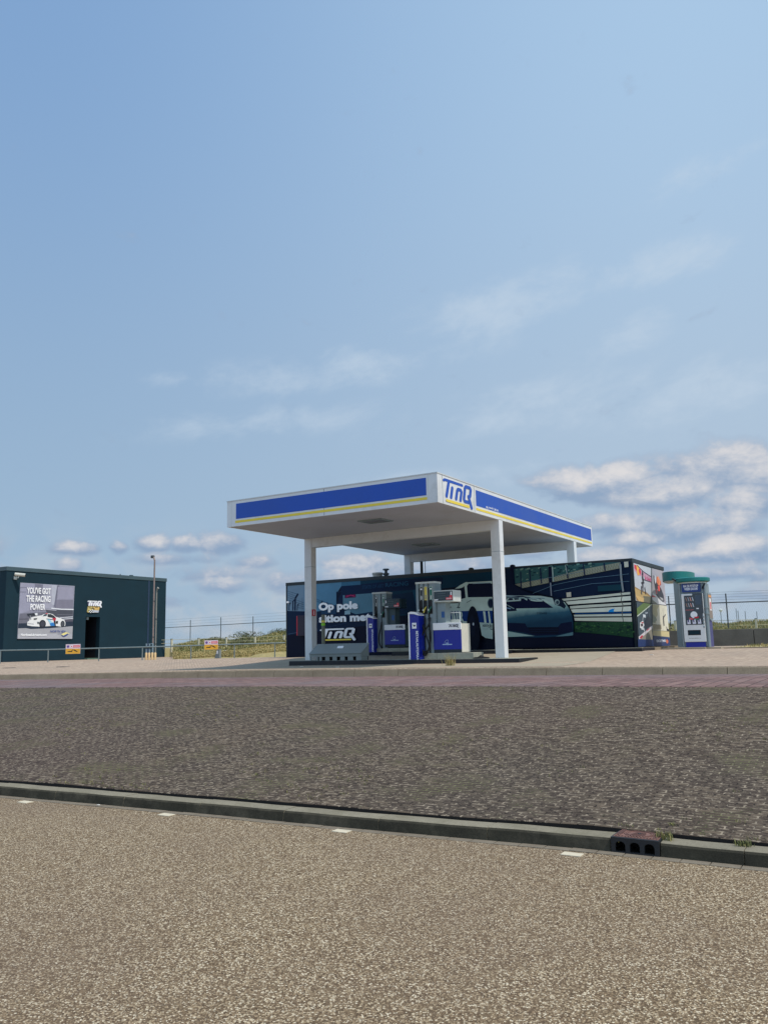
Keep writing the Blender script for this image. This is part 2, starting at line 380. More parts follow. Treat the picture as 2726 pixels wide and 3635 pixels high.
def f_conc(c1, c2, stain, sc=1.0, moss=None):
    def f(t, b, tc):
        n1 = t.noise(tc, 2.2*sc, 7, 0.7); n2 = t.noise(tc, 45*sc, 4, 0.65)
        col = t.mix(t.rng(n1, 0.3, 0.7), rgb(c1), rgb(c2))
        col = t.mix(t.rng(n2, 0.45, 0.75, 0.0, 0.55), col, rgb(stain))
        if moss: col = t.mix(t.rng(t.noise(tc, 3.5, 6, 0.75), 0.48, 0.72, 0.0, 0.75), col, rgb(moss))
        t.L.new(col, b.inputs['Base Color']); b.inputs['Roughness'].default_value = 0.92; b.inputs['Specular IOR Level'].default_value = 0.2
        bumpto(t, b, n2, 0.35, 0.006)
    return f
M_kerb = custom('kerb_concrete', f_conc((126,119,102), (146,138,119), (98,92,78), 1.0, (114,108,88)))
M_moss_shade = custom('mossy_shaded_kerb_face', f_conc((52,50,42), (74,70,58), (36,35,29), 2.0, (98,92,78)))  # moss stain, with the shade of the front face put into the colour too
M_kerb2 = custom('far_kerb_concrete', f_conc((128,114,95), (152,138,116), (100,90,75), 1.0))
M_apron = custom('concrete_apron', f_conc((158,146,126), (172,160,140), (140,128,110), 0.6))
M_plinth = custom('plinth_concrete', f_conc((150,150,136), (172,172,158), (120,120,108), 1.5))
M_wallc = custom('wall_concrete', f_conc((104,102,94), (122,119,110), (86,84,78), 0.8))
M_gutter = custom('gutter_brick', f_conc((120,110,96), (138,128,112), (90,82,70), 2.0))
M_soil_shade = mat('soil_and_gap_shade', (38,32,28), 1, 0.95, 0.3, 12)
M_white = mat('white_paint', (224,226,227), 1, 0.45, 0.03, 2.0, dirt=(170,168,158), dsc=0.9)
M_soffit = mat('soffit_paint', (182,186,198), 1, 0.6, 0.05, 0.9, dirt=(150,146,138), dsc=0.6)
M_trim = mat('metal_edge', (205,208,208), 1, 0.4, 0.04)
M_blue = mat('fascia_blue', (22,78,178), 1, 0.42, 0.06, 1.0)
M_yel = mat('stripe_yellow', (238,212,70), 1, 0.45, 0.05)
M_navy = mat('navy_trim', (22,36,44), 1, 0.5, 0.2, 1.0)
M_slate = mat('slate_cladding', (26,51,62), 1, 0.8, 0.10, 1.5, bump=0.15, bs=300, spec=0.2)
M_slate2 = mat('slate_edge', (66,86,94), 1, 0.5, 0.08, 1.5)
M_dark = mat('dark_recess', (16,22,34), 1, 0.7, 0.2)
M_black = mat('black_rubber', (14,15,18), 1, 0.55, 0.2)
M_island = mat('kerb_paint_and_shade', (12,16,26), 1, 0.45, 0.25, 3, dirt=(60,60,58), dsc=2.0)
M_pumpg = mat('pump_grey', (134,150,156), 1, 0.4, 0.05, 2.0)
M_pumpl = mat('pump_light', (206,212,208), 1, 0.45, 0.05, 2.0)
M_cream = mat('pump_cream', (214,210,196), 1, 0.5, 0.05, 2.0)
M_pblue = mat('pump_blue', (8,32,150), 1, 0.3, 0.06, 1.0)
M_pwhite = mat('pump_white', (248,249,252), 1, 0.35, 0.03)
M_screen = mat('display_face', (44,62,72), 1, 0.25, 0.1)
M_red = mat('sign_red', (196,30,50), 1, 0.4, 0.06)
M_pink = mat('sticker_red', (226,72,84), 1, 0.4, 0.06)
M_green = mat('label_green', (16,110,92), 1, 0.35, 0.05)
M_ylab = mat('label_yellow', (220,200,80), 1, 0.35, 0.05)
M_boxg = mat('service_box_grey', (128,136,134), 1, 0.5, 0.06, 2.0)
M_teal = mat('teal_canopy', (8,116,114), 1, 0.45, 0.08, 1.5)
M_silver = mat('brushed_aluminium', (142,156,160), 1, 0.38, 0.04, metal=0.35)
M_machine = mat('machine_white', (226,228,228), 1, 0.4, 0.03)
M_glass = mat('dark_glass', (22,34,46), 1, 0.08, 0.1, spec=0.8)
M_rail = mat('galvanised_rail', (124,136,136), 1, 0.5, 0.08, 5, metal=0.2)
M_rust = mat('rusty_pipe', (142,126,120), 1, 0.6, 0.12, 4)
M_pipe2 = mat('grey_pipe', (134,136,128), 1, 0.6, 0.12, 4)
M_ypole = mat('cream_post', (222,190,140), 1, 0.6, 0.08)
M_iron = mat('cast_iron', (30,32,36), 1, 0.6, 0.25, 8, bump=0.3, bs=60)
M_rlid = mat('rust_lid', (122,88,78), 1, 0.85, 0.22, 10, bump=0.5, bs=80)
M_post = mat('fence_steel', (70,76,80), 1, 0.6, 0.1)
M_cpost = mat('concrete_post', (214,206,178), 1, 0.8, 0.1, 6)
M_wire = mat('fence_wire', (132,142,146), 1, 0.6, 0.1)
M_mark = mat('road_paint', (208,196,170), 1, 0.8, 0.10, 20)
M_litter = mat('paper_litter', (225,222,214), 1, 0.8, 0.05)
M_sand = custom('dune_sand', f_conc((150,138,96), (176,158,112), (120,116,76), 0.25, (112,116,70)))
M_g1 = mat('grass_olive', (120,122,72), 1, 0.85, 0.18, 0.4)
M_g2 = mat('grass_straw', (186,166,112), 1, 0.85, 0.15, 0.4)
M_g3 = mat('grass_dark', (92,98,60), 1, 0.85, 0.2, 0.4)
M_leaf = mat('shrub_leaf', (86,94,64), 1, 0.8, 0.2, 2)
M_bark = mat('shrub_bark', (80,68,54), 1, 0.9, 0.2, 2)
def K(c): return mat('print_%02x%02x%02x' % tuple(c), c, .54 if sum(c) > 270 else .70, 0.5, 0.10, 1.6, spec=0.15)
def KL(c): return mat('sunprint_%02x%02x%02x' % tuple(c), c, 0.85, 0.5, 0.06, 2.5)

def f_bump(t, b, tc):
    sx = t.n('ShaderNodeSeparateXYZ'); t.L.new(tc, sx.inputs[0])
    f = t.m('ADD', sx.outputs[2], t.m('MULTIPLY', sx.outputs[0], -0.10)); f = t.m('ADD', f, t.m('MULTIPLY', t.noise(tc, 1.2, 4, 0.6), 0.35))
    t.L.new(t.ramp(t.rng(f, 0.75, 1.35), [(0.0, rgb((16,46,66), .62)), (0.45, rgb((34,70,88), .60)), (0.8, rgb((100,126,126), .5)), (1.0, rgb((128,146,142), .46))]), b.inputs['Base Color'])
    b.inputs['Roughness'].default_value = 0.5; b.inputs['Specular IOR Level'].default_value = 0.15
M_bump = custom('print_bumper', f_bump)
# ================================================================ GROUND
def interp(x, T):
    if x <= T[0][0]: a, b = T[0], T[1]; return a[1]+(b[1]-a[1])*(x-a[0])/(b[0]-a[0])*0.3
    for a, b in zip(T, T[1:]):
        if x <= b[0]: return a[1]+(b[1]-a[1])*(x-a[0])/(b[0]-a[0])
    return T[-1][1]
YK0 = [(-12,6.02),(-8.9,6.17),(-6.05,6.36),(-4,6.47),(-2.4,6.60),(-0.9,6.63),(1,6.63)]
def yk0(x): return interp(x, YK0)                       # kerb face line on the asphalt
def zs_(x): return interp(x, [(-18.3,.785),(-10.84,.851),(-5.6,.88),(-1.6,.893),(4,.90)])
def ys_(x): return interp(x, [(-18.3,12.5),(-10.84,12.9),(-5.6,13.0),(4,13.0)])
def yk2(x): return interp(x, [(-24.9,17.0),(-15.2,18.1),(-7.8,18.3),(4,18.3)])
def zk1(x): return interp(x, [(-24.6,.767),(-15,.806),(-7.7,.842),(-2.2,.873),(4,.88)])
def zk2(x): return max(.90, interp(x, [(-24.9,.92),(-15.2,.995),(-7.8,1.02),(-2.2,1.012),(4,1.012)]))
def G(x, y):
    r = min(.215, max(0, y-22)*.048); m = min(1, max(0, (-x-24.6)/9.4)); r = r*(1-m)+min(r, .1)*m
    return zk2(x)+r+.16*min(1, max(0, (-x-25)/10))
XS = [-60, -45, -36]+[-30+i*0.75 for i in range(60)]+[20, 30, 45]
def ribbon(name, rows, m, label=None):
    mb = MB(); n = len(rows[0])
    vs = [p for r in rows for p in r]
    fs = [(i*n+k, i*n+k+1, (i+1)*n+k+1, (i+1)*n+k) for i in range(len(rows)-1) for k in range(n-1)]
    mb.add(vs, fs, m); o = mb.build(name, origin=(0,0,0)); tag(o, kind='structure'); return o
def wob(x, a=0.006): return a*(sin(x*2.1)+sin(x*5.3+1)*.6)
def row(xs, fy, fz): return [(x, fy(x), fz(x)) for x in xs]

# the big sheet under everything, out past the dunes to the sea horizon
mb = MB(); R_ = [0, 8, 20, 33, 60, 130, 400, 1500, 4000]; nA = 48
zz = [-.3, -.3, -.3, -.3, -.3, -.3, -.6, -1, -2]
vs = []
for r, z in zip(R_, zz): vs += [(r*cos(2*pi*k/nA), r*sin(2*pi*k/nA), z) for k in range(nA)]
fs = [(i*nA+k, i*nA+(k+1) % nA, (i+1)*nA+(k+1) % nA, (i+1)*nA+k) for i in range(len(R_)-1) for k in range(nA)]
mb.add(vs, fs, M_sand); tag(mb.build('ground', origin=(0,0,0)), kind='structure')

# asphalt parking area the camera stands on
ribbon('asphalt', [row(XS, lambda x: -14, lambda x: 0), row(XS, lambda x: 2, lambda x: 0), row(XS, lambda x: yk0(x)-.10, lambda x: 0)], M_asph)
# gutter course of bricks in front of the kerb
mb = MB(); x = -30.0
while x < 14:
    L = .205; y0 = yk0(x)-.098; y1 = yk0(x+L)-.098; dz = random.uniform(-.002, .002)+.003
    mb.prism([(x+.004, y0, -.05), (x+L-.004, y1, -.05), (x+L-.004, yk0(x+L)-.004, -.05), (x+.004, yk0(x)-.004, -.05)], (0,0,.05+dz), M_gutter); x += L
tag(mb.build('gutter', origin=(0,0,0)), kind='structure')
tag(ribbon('gutter_bed', [row(XS, lambda x: yk0(x)-.11, lambda x: -.006), row(XS, lambda x: yk0(x)+.4, lambda x: -.006)], M_soil_shade), kind='structure')

# near kerb: one metre stones with rounded front arris
def kerbstone(mb, x0, x1, fy, z0, h, wd, slope, m, off=.003, m2=None):
    pr = [(0, z0-.1), (0.0+slope*.0, z0), (slope, z0+h-.02), (slope+.012, z0+h-.005), (slope+.03, z0+h), (wd-.01, z0+h), (wd, z0+h-.01), (wd, z0-.1)]
    n = max(1, int((x1-x0)/.25)); vs = []
    for k in range(n+1):
        x = x0+off+(x1-x0-2*off)*k/n
        vs += [(x, fy(x)+a, b+wob(x*3+a, .0015)) for a, b in pr]
    q = len(pr); F_ = lambda K_: [(i*q+k, i*q+(k+1) % q, (i+1)*q+(k+1) % q, (i+1)*q+k) for i in range(n) for k in K_]
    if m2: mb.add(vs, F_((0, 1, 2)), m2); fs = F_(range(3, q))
    else: fs = F_(range(q))
    fs += [tuple(range(q))[::-1], tuple(n*q+k for k in range(q))]; mb.add(vs, fs, m)
mb = MB(); J = [-1.66+i for i in range(0, 14)]; JL = [-2.03-i for i in range(0, 26)]
J[1:1] = [-1.08]; J = [-1.66, -1.08]+[-.08+i for i in range(12)]
for a, b in zip(J, J[1:]): kerbstone(mb, a, b, yk0, random.uniform(-.003,.003), .10, .215, .012, M_kerb, .003, M_moss_shade)
for b, a in zip(JL, JL[1:]): kerbstone(mb, a, b, yk0, random.uniform(-.003,.003), .10, .215, .012, M_kerb, .003, M_moss_shade)
tag(mb.build('kerb', origin=(0,0,0)), kind='structure')

# brick slope behind it: vertical edge, then the rise
yg = lambda x: yk0(x)+.215+.030
def slz(x, t): 
    z0 = .126+wob(x, .006); return z0+(zs_(x)-z0)*t+.02*sin(pi*t)*sin(x*.6+t*3)
rows = [row(XS, yg, lambda x: -.02), row(XS, lambda x: yg(x)+.002, lambda x: slz(x, 0)-.006), row(XS, lambda x: yg(x)+.01, lambda x: slz(x, 0))]
for i in range(1, 15):
    t = i/14; rows.append([(x, yg(x)+.01+(ys_(x)-yg(x)-.01)*t, slz(x, t)) for x in XS])
slope_o = ribbon('brick_slope', rows, M_slope)
# dark cut edge of the paving: shade of the gap put into its colour
slope_o.data.materials.append(M_soil_shade)
for p in slope_o.data.polygons:
    if abs(p.normal.z) < .4: p.material_index = 1
tag(ribbon('brick_road', [row(XS, lambda x: ys_(x), lambda x: zs_(x)), row(XS, lambda x: ys_(x)+.01, lambda x: zs_(x)+.012),
    [(x, (ys_(x)+yk2(x)-.14)/2, (zs_(x)+zk1(x))/2+.03) for x in XS], row(XS, lambda x: yk2(x)-.12, zk1)], M_road), kind='structure')
# far kerb
mb = MB(); x = -8.06-1.27*30
while x < 26:
    zf = zk1(x)
    kerbstone(mb, x, x+1.27, lambda q: yk2(q)-.16, zk1(x+.6), zk2(x+.6)-zk1(x+.6)-.004, .15, .055, M_kerb2, .006); x += 1.27
tag(mb.build('far_kerb', origin=(0,0,0)), kind='structure')
# forecourt paving
ys = [0, .01]+[.4+i*.9 for i in range(34)]
rows = [row(XS, lambda x: yk2(x)+.012, lambda x: zk2(x)-.12)]
for d in ys: rows.append([(x, yk2(x)+.014+d, G(x, yk2(x)+d)+(.008 if d > 0 else .0)) for x in XS])
fo = ribbon('forecourt', rows, M_fore)
# concrete slab under and around the pumps, 4 mm proud
def apron_line(y): return -6.6-(y-18.4)*.12
rows = []
for d in [.35+i*.55 for i in range(21)]:
    r = []
    for k in range(13):
        y = 18.35+d; xr = apron_line(y); x = -19.6+(xr+19.6)*k/12; r.append((x, y, G(x, y)+.0125))
    rows.append(r)
tag(ribbon('concrete_slab', rows, M_apron), kind='structure')

# parking marks on the asphalt
mb = MB()
for x, y in ((-8.25,6.08),(-6.29,6.235),(-4.31,6.37),(-2.266,6.46)):
    mb.box((x-.075, y-.105, -.01), (x+.080, y-.01, .005), M_mark)
tag(mb.build('parking_marks', origin=(0,0,0)), kind='structure')

# ================================================================ CANOPY
xl, xr, y0, y1 = -17.096, -9.859, 19.089, 32.191; zs, zt = 5.246, 6.034
CW = .283; yc = (23.016, 29.895)
can = thing('petrol_canopy', ((xl+xr)/2, (y0+y1)/2, 1.14), 'large flat white petrol station canopy with blue and yellow fascia on four square columns', 'canopy')
mb = MB()
# fascia: four boards 60 mm thick with white corner posts, roof deck inside
mb.box((xl, y0, zs), (xr, y0+.06, zt), M_white); mb.box((xl, y1-.06, zs), (xr, y1, zt), M_white)
mb.box((xl, y0+.06, zs), (xl+.06, y1-.06, zt), M_white); mb.box((xr-.06, y0+.06, zs), (xr, y1-.06, zt), M_white)
fas = mb.build('fascia', can)
mb = MB(); e = .012
mb.box((xl-e, y0-e, zt-.012), (xr+e, y0+.05, zt+.018), M_trim); mb.box((xr-.05, y0+.05, zt-.012), (xr+e, y1+e, zt+.018), M_trim)
mb.box((xl-e, y0+.05, zt-.012), (xl+.05, y1+e, zt+.018), M_trim)
mb.build('edge_trim', fas)
mb = MB()
mb.box((-16.737, y0-.006, 5.465), (-10.19, y0-.001, 5.935), M_blue)
mb.box((xr+.001, 21.45, 5.462), (xr+.006, 32.08, 5.915), M_blue)
mb.build('blue_panel', fas)
mb = MB()
mb.box((-16.765, y0-.006, 5.345), (-10.17, y0-.001, 5.415), M_yel)
mb.box((xr+.001, 21.44, 5.335), (xr+.006, 32.09, 5.400), M_yel)
mb.build('yellow_stripe', fas)
for a in (xl+.17, xr-.28, -13.48):
    mb = MB(); mb.box((a, y0-.004, zs+.004), (a+.010, y0-.0005, zt-.02), M_slate2 if a > -14 and a < -13 else M_pumpl); mb.build('panel_joint', fas)
for a in (y0+.28, 21.335):
    mb = MB(); mb.box((xr+.0005, a, zs+.004), (xr+.004, a+.012, zt-.02), M_pumpg); mb.build('panel_joint', fas)
mb = MB(); brand(mb, (xr+.004, 19.40, 5.30), (0,1,0), (0,0,1), (1,0,0), 1.78, .68, M_blue, M_yel, 0.95); mb.build('logo', fas)
for wd_, y_, w_, h_ in (('max.', 22.12, .15, .055), ('doorrijh.', 22.32, .32, .075), ('3.80', 22.69, .15, .07), ('mtr.', 22.88, .14, .065)):
    mb = MB(); text(mb, wd_, (xr+.008, y_, 5.478), (0,1,0), (0,0,1), w_, h_, M_pwhite, 0.02); mb.build('lettering', fas)
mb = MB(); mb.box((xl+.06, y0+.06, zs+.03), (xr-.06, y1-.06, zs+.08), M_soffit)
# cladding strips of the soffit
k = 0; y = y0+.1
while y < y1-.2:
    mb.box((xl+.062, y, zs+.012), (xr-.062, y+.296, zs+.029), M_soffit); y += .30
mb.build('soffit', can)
mb = MB(); mb.box((xl+.061, y0+.061, zt-.16), (xr-.061, y1-.061, zt-.10), M_pumpg); mb.build('roof_deck', can)
ZROOF = 4.13
for yy in yc:
    mb = MB(); mb.box((xl+CW+.002, yy+.02, 4.95), (xr-CW-.002, yy+CW-.02, zs+.011), M_white); mb.build('beam', can)
    for xx in (xl, xr-CW):
        mb = MB(); bz = 1.15 if yy < 25 else ZROOF
        mb.box((xx, yy, bz), (xx+CW, yy+CW, zs-.001 if False else zs+.011), M_white)
        # cover joint and seams
        mb.box((xx-.002, yy-.002, 4.285), (xx+CW+.002, yy+CW+.002, 4.297), M_pumpg)
        c = mb.build('column', can)
mb = MB()
for (px, py, a) in ((-13.5, 21.0, .62), (-13.9, 26.4, .62), (-12.2, 31.0, .5)):
    f = M_pumpg
    mb.box((px-a, py-a*.7, zs-.018), (px+a, py+a*.7, zs+.009), f); 
for (px, py, a) in ((-12.9, 20.9, .42), (-14.6, 27.2, .42)):
    mb = MB(); b = a*.8
    mb.box((px-a, py-b, zs-.02), (px+a, py-b+.06, zs+.011), M_pumpg); mb.box((px-a, py+b-.06, zs-.02), (px+a, py+b, zs+.011), M_pumpg)
    mb.box((px-a, py-b+.06, zs-.02), (px-a+.06, py+b-.06, zs+.011), M_pumpg); mb.box((px+a-.06, py-b+.06, zs-.02), (px+a, py+b-.06, zs+.011), M_pumpg)
    mb.box((px-a+.06, py-b+.06, zs-.004), (px+a-.06, py+b-.06, zs+.011), mat('lamp_lens', (120,124,132), 1, .5))
    mb.build('ceiling_light', can)
# fire extinguisher sign on the left front column
fs_ = thing('fire_sign', (xl+CW, 23.15, 2.7), 'small red fire extinguisher sign on the left front canopy column', 'sign')
mb = MB(); mb.box((xl+CW+.0005, 23.03, 2.62), (xl+CW+.008, 23.24, 2.84), M_red); mb.build('plate', fs_)
mb = MB(); mb.box((xl+CW+.0085, 23.11, 2.645), (xl+CW+.011, 23.16, 2.78), M_pwhite); mb.box((xl+CW+.0085, 23.12, 2.782), (xl+CW+.011, 23.15, 2.81), M_pwhite); mb.build('pictogram', fs_)

# ================================================================ PUMP ISLANDS
isl = thing('pump_island', (-13, 22.7, 1.013), 'long low front pump island with black painted kerb under pump one', 'pump island')
def island(root, a, b, yf, yb, z0, z1):
    mb = MB(); mb.box((a, yf, z0-.1), (b, yb, z1), M_island, .012); mb.build('kerb_edge', root)
    mb = MB(); mb.box((a+.10, yf+.10, z1-.02), (b-.10, yb-.10, z1+.004), M_plinth); mb.build('island_top', root)
island(isl, -17.0, -9.0, 22.0, 23.45, 1.013, 1.142)
isl2 = thing('pump_island', (-13.3, 26.9, 1.20), 'low rear pump island with black kerb under pump three', 'pump island')
island(isl2, -15.6, -11.0, 26.2, 27.6, 1.20, 1.341)

# ================================================================ FUEL PUMPS
UX, UZ = (1,0,0), (0,0,1)
def pump(label, yf, z0, C, three):
    root = thing('fuel_pump', (C['col'][0], yf+.3, z0), label, 'fuel pump', 'fuel pumps under the canopy')
    a, b, zc0, zc1 = C['col']; dc = .42
    p0, p1, pz = C['plinth']
    mb = MB(); mb.box((p0, yf-.06, z0), (p1, yf+.66, pz), M_plinth, .012)
    mb.box((p0+(p1-p0)*.36, yf-.062, z0+.01), (p0+(p1-p0)*.363, yf-.055, pz-.01), M_dark); mb.box((p0+(p1-p0)*.64, yf-.062, z0+.01), (p0+(p1-p0)*.643, yf-.055, pz-.01), M_dark)
    mb.build('plinth', root)
    # hose column: outer frame, three or two recessed channels
    mb = MB(); mb.box((a, yf+.05, pz), (b, yf+dc, zc1-.06), M_pumpg)
    n = 3 if three else 2; wch = (b-a)
    ch = C['ch']; xs = [a]+[q for c in ch for q in (a+wch*c[0], a+wch*c[1])]+[b]
    for i in range(0, len(xs)-1, 2):
        if xs[i+1]-xs[i] > .005: mb.box((xs[i], yf, pz), (xs[i+1], yf+.05, zc1-.06), M_pumpg)
    col = mb.build('hose_column', root)
    mb = MB(); mb.box((a-.01, yf-.02, zc1-.06), (b+.01, yf+dc+.01, zc1), M_pumpl, .008); mb.build('cap', col)
    mb = MB()
    for c in ch: mb.box((a+wch*c[0]+.002, yf+.035, pz+.01), (a+wch*c[1]-.002, yf+.049, zc1-.20), M_black)
    mb.build('hose_channel', col)
    hz = zc1-zc0
    for i, c in enumerate(C['lab']):
        m = c[2]; x0 = a+wch*c[0]; x1 = a+wch*c[1]; zt_ = zc1-.16*hz/2.2*1.0-.0; zb = zc1-.62*hz/2.2-.0
        zt_ = zc1-.073*hz; zb = zc1-.262*hz
        mb = MB(); mb.box((x0-.012, yf-.012, zb-.012), (x1+.012, yf-.001, zt_+.012), M_pumpl); mb.box((x0, yf-.016, zb), (x1, yf-.012, zt_), m); mb.build('grade_label', col)
        if m is not M_ylab:
            mb = MB(); mb.box((x0+.012, yf-.019, zt_-.09), (x1-.012, yf-.0165, zt_-.045), M_pwhite); mb.box((x0+.02, yf-.019, zb+.02), (x1-.02, yf-.0165, zb+.14), M_pumpl); mb.build_each('grade_text', col)
        else:
            mb = MB(); mb.box((x0+.022, yf-.019, zb+.03), (x1-.022, yf-.0165, zb+.16), M_boxg); mb.build_each('grade_text', col)
        # nozzle in its boot
        xm = (x0+x1)/2-.02; zn = zc1-.40*hz
        mb = MB(); mb.box((xm-.045, yf-.03, zn-.12), (xm+.055, yf+.03, zn+.05), M_black, .01); mb.box((xm-.03, yf-.02, zn+.05), (xm+.05, yf+.02, zn+.30), M_black, .008); mb.build('nozzle_boot', col)
        hc = {'label_yellow': M_ylab, 'label_green': M_green}.get(m.name, M_black)
        mb = MB(); mb.tube([(xm-.03, yf-.07, zn-.08), (xm-.02, yf-.075, zn-.01), (xm+.01, yf-.06, zn+.05), (xm+.03, yf-.03, zn+.10)], [.024,.028,.02,.012], hc, 8)
        mb.tube([(xm+.0, yf-.07, zn+.02), (xm+.035, yf-.10, zn-.02), (xm+.01, yf-.10, zn-.08)], .008, M_black, 6)
        nz_ = mb.build('nozzle', root, smooth=True)
        mb = MB(); mb.lathe((0,0,0), [(.001,-.001),(.026,0),(.026,.012),(.001,.013)], M_pumpl, 12)
        mb.v = [(xm-.035+v[0], yf-.10-v[2], zn+.0+v[1]) for v in mb.v]; mb.build('swivel', nz_)
    for path in C['hoses']:
        P3 = [(a+wch*u, yf-.06-.05*d, pz+(zc1-.06-pz)*t) for u, t, d in path]
        # smooth
        Q = []
        for i in range(len(P3)-1):
            p_, q_, r_, s_ = (Vector(P3[max(0, i-1)]), Vector(P3[i]), Vector(P3[i+1]), Vector(P3[min(len(P3)-1, i+2)]))
            for k in range(6):
                t = k/6; Q.append(.5*((2*q_)+(-p_+r_)*t+(2*p_-5*q_+4*r_-s_)*t*t+(-p_+3*q_-3*r_+s_)*t**3))
        Q.append(Vector(P3[-1]))
        mb = MB(); mb.tube(Q, .023, M_black, 8); mb.build('hose', root, smooth=True)
    h0, h1, hz0, hz1, hd = C['head']; yh = yf-.03
    mb = MB(); mb.box((h0, yh, hz0), (h1, yh+hd, hz1), C['hm'], .012); hd_ = mb.build('display_head', root)
    mb = MB(); mb.box((h0+.02, yh-.008, hz0+.035), (h1-.02, yh-.001, hz1-.03), M_screen, .003)
    H_ = hz1-hz0; Wd = h1-h0
    for r_ in range(3): mb.box((h0+Wd*.2, yh-.011, hz0+H_*(.28+.2*r_)), (h0+Wd*.62, yh-.009, hz0+H_*(.37+.2*r_)), M_slate2)
    mb.build('screen', hd_)
    mb = MB(); nx = h0+Wd*C['numx']; text(mb, C['num'], (nx, yh-.012, hz0+H_*.56), UX, UZ, .045 if C['num'] == '1' else .065, .10, M_pwhite, 0.03); mb.build('number', hd_)
    mb = MB(); mb.box((h0+.03, yh-.012, hz0+.05), (h0+.16, yh-.009, hz0+.085), M_pwhite); mb.box((h1-.24, yh-.012, hz0+.06), (h1-.03, yh-.0095, hz0+.125), M_pink)
    mb.box((h1-.12, yh-.012, hz0+.126), (h1-.03, yh-.0095, hz0+.19), M_pink); mb.box((h1-.225, yh-.0135, hz0+.075), (h1-.045, yh-.0122, hz0+.085), M_pwhite); mb.box((h1-.225, yh-.0135, hz0+.098), (h1-.045, yh-.0122, hz0+.106), M_pwhite)
    mb.build_each('sticker', hd_)
    c0, c1, cz0, cz1, cd = C['cab']
    # neck between the head and the cabinet
    mb = MB(); mb.box((b+.01, yf+.10, cz1-.05), (b+.01+C['neck'], yf+.42, hz0+.002), C['nm']); nk = mb.build('neck', root)
    mb = MB(); mb.box((b+.01+C['neck']*.52, yf+.092, cz1+.16), (b+.01+C['neck']*.86, yf+.099, cz1+.34), mat('info_blue', (40,90,150), 1, .5)); mb.build('info_sticker', nk)
    mb = MB(); mb.box((c0+.02, yf+.02, cz0+.02), (c1-.002, yf+cd, cz1-.03), C['cm']); mb.box((c0+.03, yf+.03, cz0-.01), (c1+.0, yf+cd-.03, cz0+.018), M_dark)
    cab = mb.build('cabinet', root)
    zst = cz1-(cz1-cz0)*.235
    mb = MB(); mb.box((c0, yf-.02, zst), (c1+.005, yf+.02, cz1), M_pwhite, .006); mb.build('white_strip', cab)
    mb = MB(); mb.box((c0+.008, yf-.014, cz0+.10), (c1-.005, yf+.019, zst-.002), M_pblue, .01)
    mb.box((c0+.012, yf-.006, cz0), (c1-.008, yf+.018, cz0+.098), M_navy); mb.build('front_panel', cab)  # navy foot of the panel: a dark reflection put into its colour
    mb = MB(); brand(mb, (c0+(c1-c0)*.56, yf-.022, zst+(cz1-zst)*.25), UX, UZ, (0,-1,0), (c1-c0)*.36, (cz1-zst)*.52, mat('logo_ink', (24,34,66), 1, .4), None, 1.0); mb.build('logo', cab)
    mb = MB(); xm = c0+(c1-c0)*.5
    M_lab2 = mat('print_paleblue', (170,195,225), 1, .4)
    text(mb, 'ASSURED', (xm-.075, yf-.017, cz0+.295), UX, UZ, .15, .03, M_lab2, .03) if False else None
    mb.box((xm-.16, yf-.0175, cz0+.235), (xm+.16, yf-.0145, cz0+.262), M_lab2)
    mb.box((xm-.05, yf-.0175, cz0+.275), (xm+.05, yf-.0145, cz0+.30), M_lab2)
    mb.tube([(xm-.09, yf-.016, cz0+.28), (xm-.07, yf-.016, cz0+.34), (xm-.01, yf-.016, cz0+.385), (xm+.03, yf-.016, cz0+.37), (xm+.03, yf-.016, cz0+.33)], .006, M_lab2, 5)
    mb.build('emblem', cab)
    return root, cab
C1 = dict(col=([(-12.447,1.421),(-11.811,3.476)]), plinth=None)
def box_from(px):
    """two plane points (x,z) -> x0,x1,z0,z1"""
    (xa, za), (xb, zb) = px; return min(xa, xb), max(xa, xb), min(za, zb), max(za, zb)
PC = [(-12.45,1.324),(-11.807,3.476)]; PP = [(-12.443,1.188),(-10.739,1.324)]; PH = [(-11.837,2.836),(-11.17,3.181)]; PB = [(-11.896,1.322),(-10.964,2.212)]
cx0, cx1, _, cz1_ = box_from(PC); pz1 = PP[1][1]; 
C1 = dict(col=(cx0, cx1, pz1, cz1_), plinth=(PP[0][0], [(-10.751,1.324)][0][0]+.18, pz1), ch=[(.13,.22),(.38,.46),(.62,.72)],
    lab=[(.24,.36,M_navy),(.47,.60,M_ylab),(.75,.87,M_green)],
    hoses=[[(.26,.50,0),(.22,.42,.5),(.24,.25,1),(.34,.06,1.5),(.52,-.03,1.6),(.70,.05,1.4),(.82,.2,1),(.78,.36,.7),(.70,.50,.2)],
           [(.50,.51,0),(.48,.36,.8),(.30,.24,1.6),(.08,.16,2),(.06,.07,2),(.22,.01,1.8),(.5,.0,1.6),(.72,.09,1.2),(.62,.22,1.2),(.44,.36,1),(.26,.5,.6)],
           [(.78,.51,0),(.70,.40,.6),(.42,.28,1.4),(.30,.14,1.4),(.42,.03,1.3),(.56,.02,.6)]],
    head=(box_from(PH)+(.54,)), hm=M_pumpl, num='1', numx=.87, cab=(box_from(PB)+(.60,)), neck=.29, nm=M_pumpg, cm=M_cream)
p1, cab1 = pump('fuel pump one with three nozzles, the nearer and taller pump, blue and white cabinet', 22.45, 1.146, C1, True)
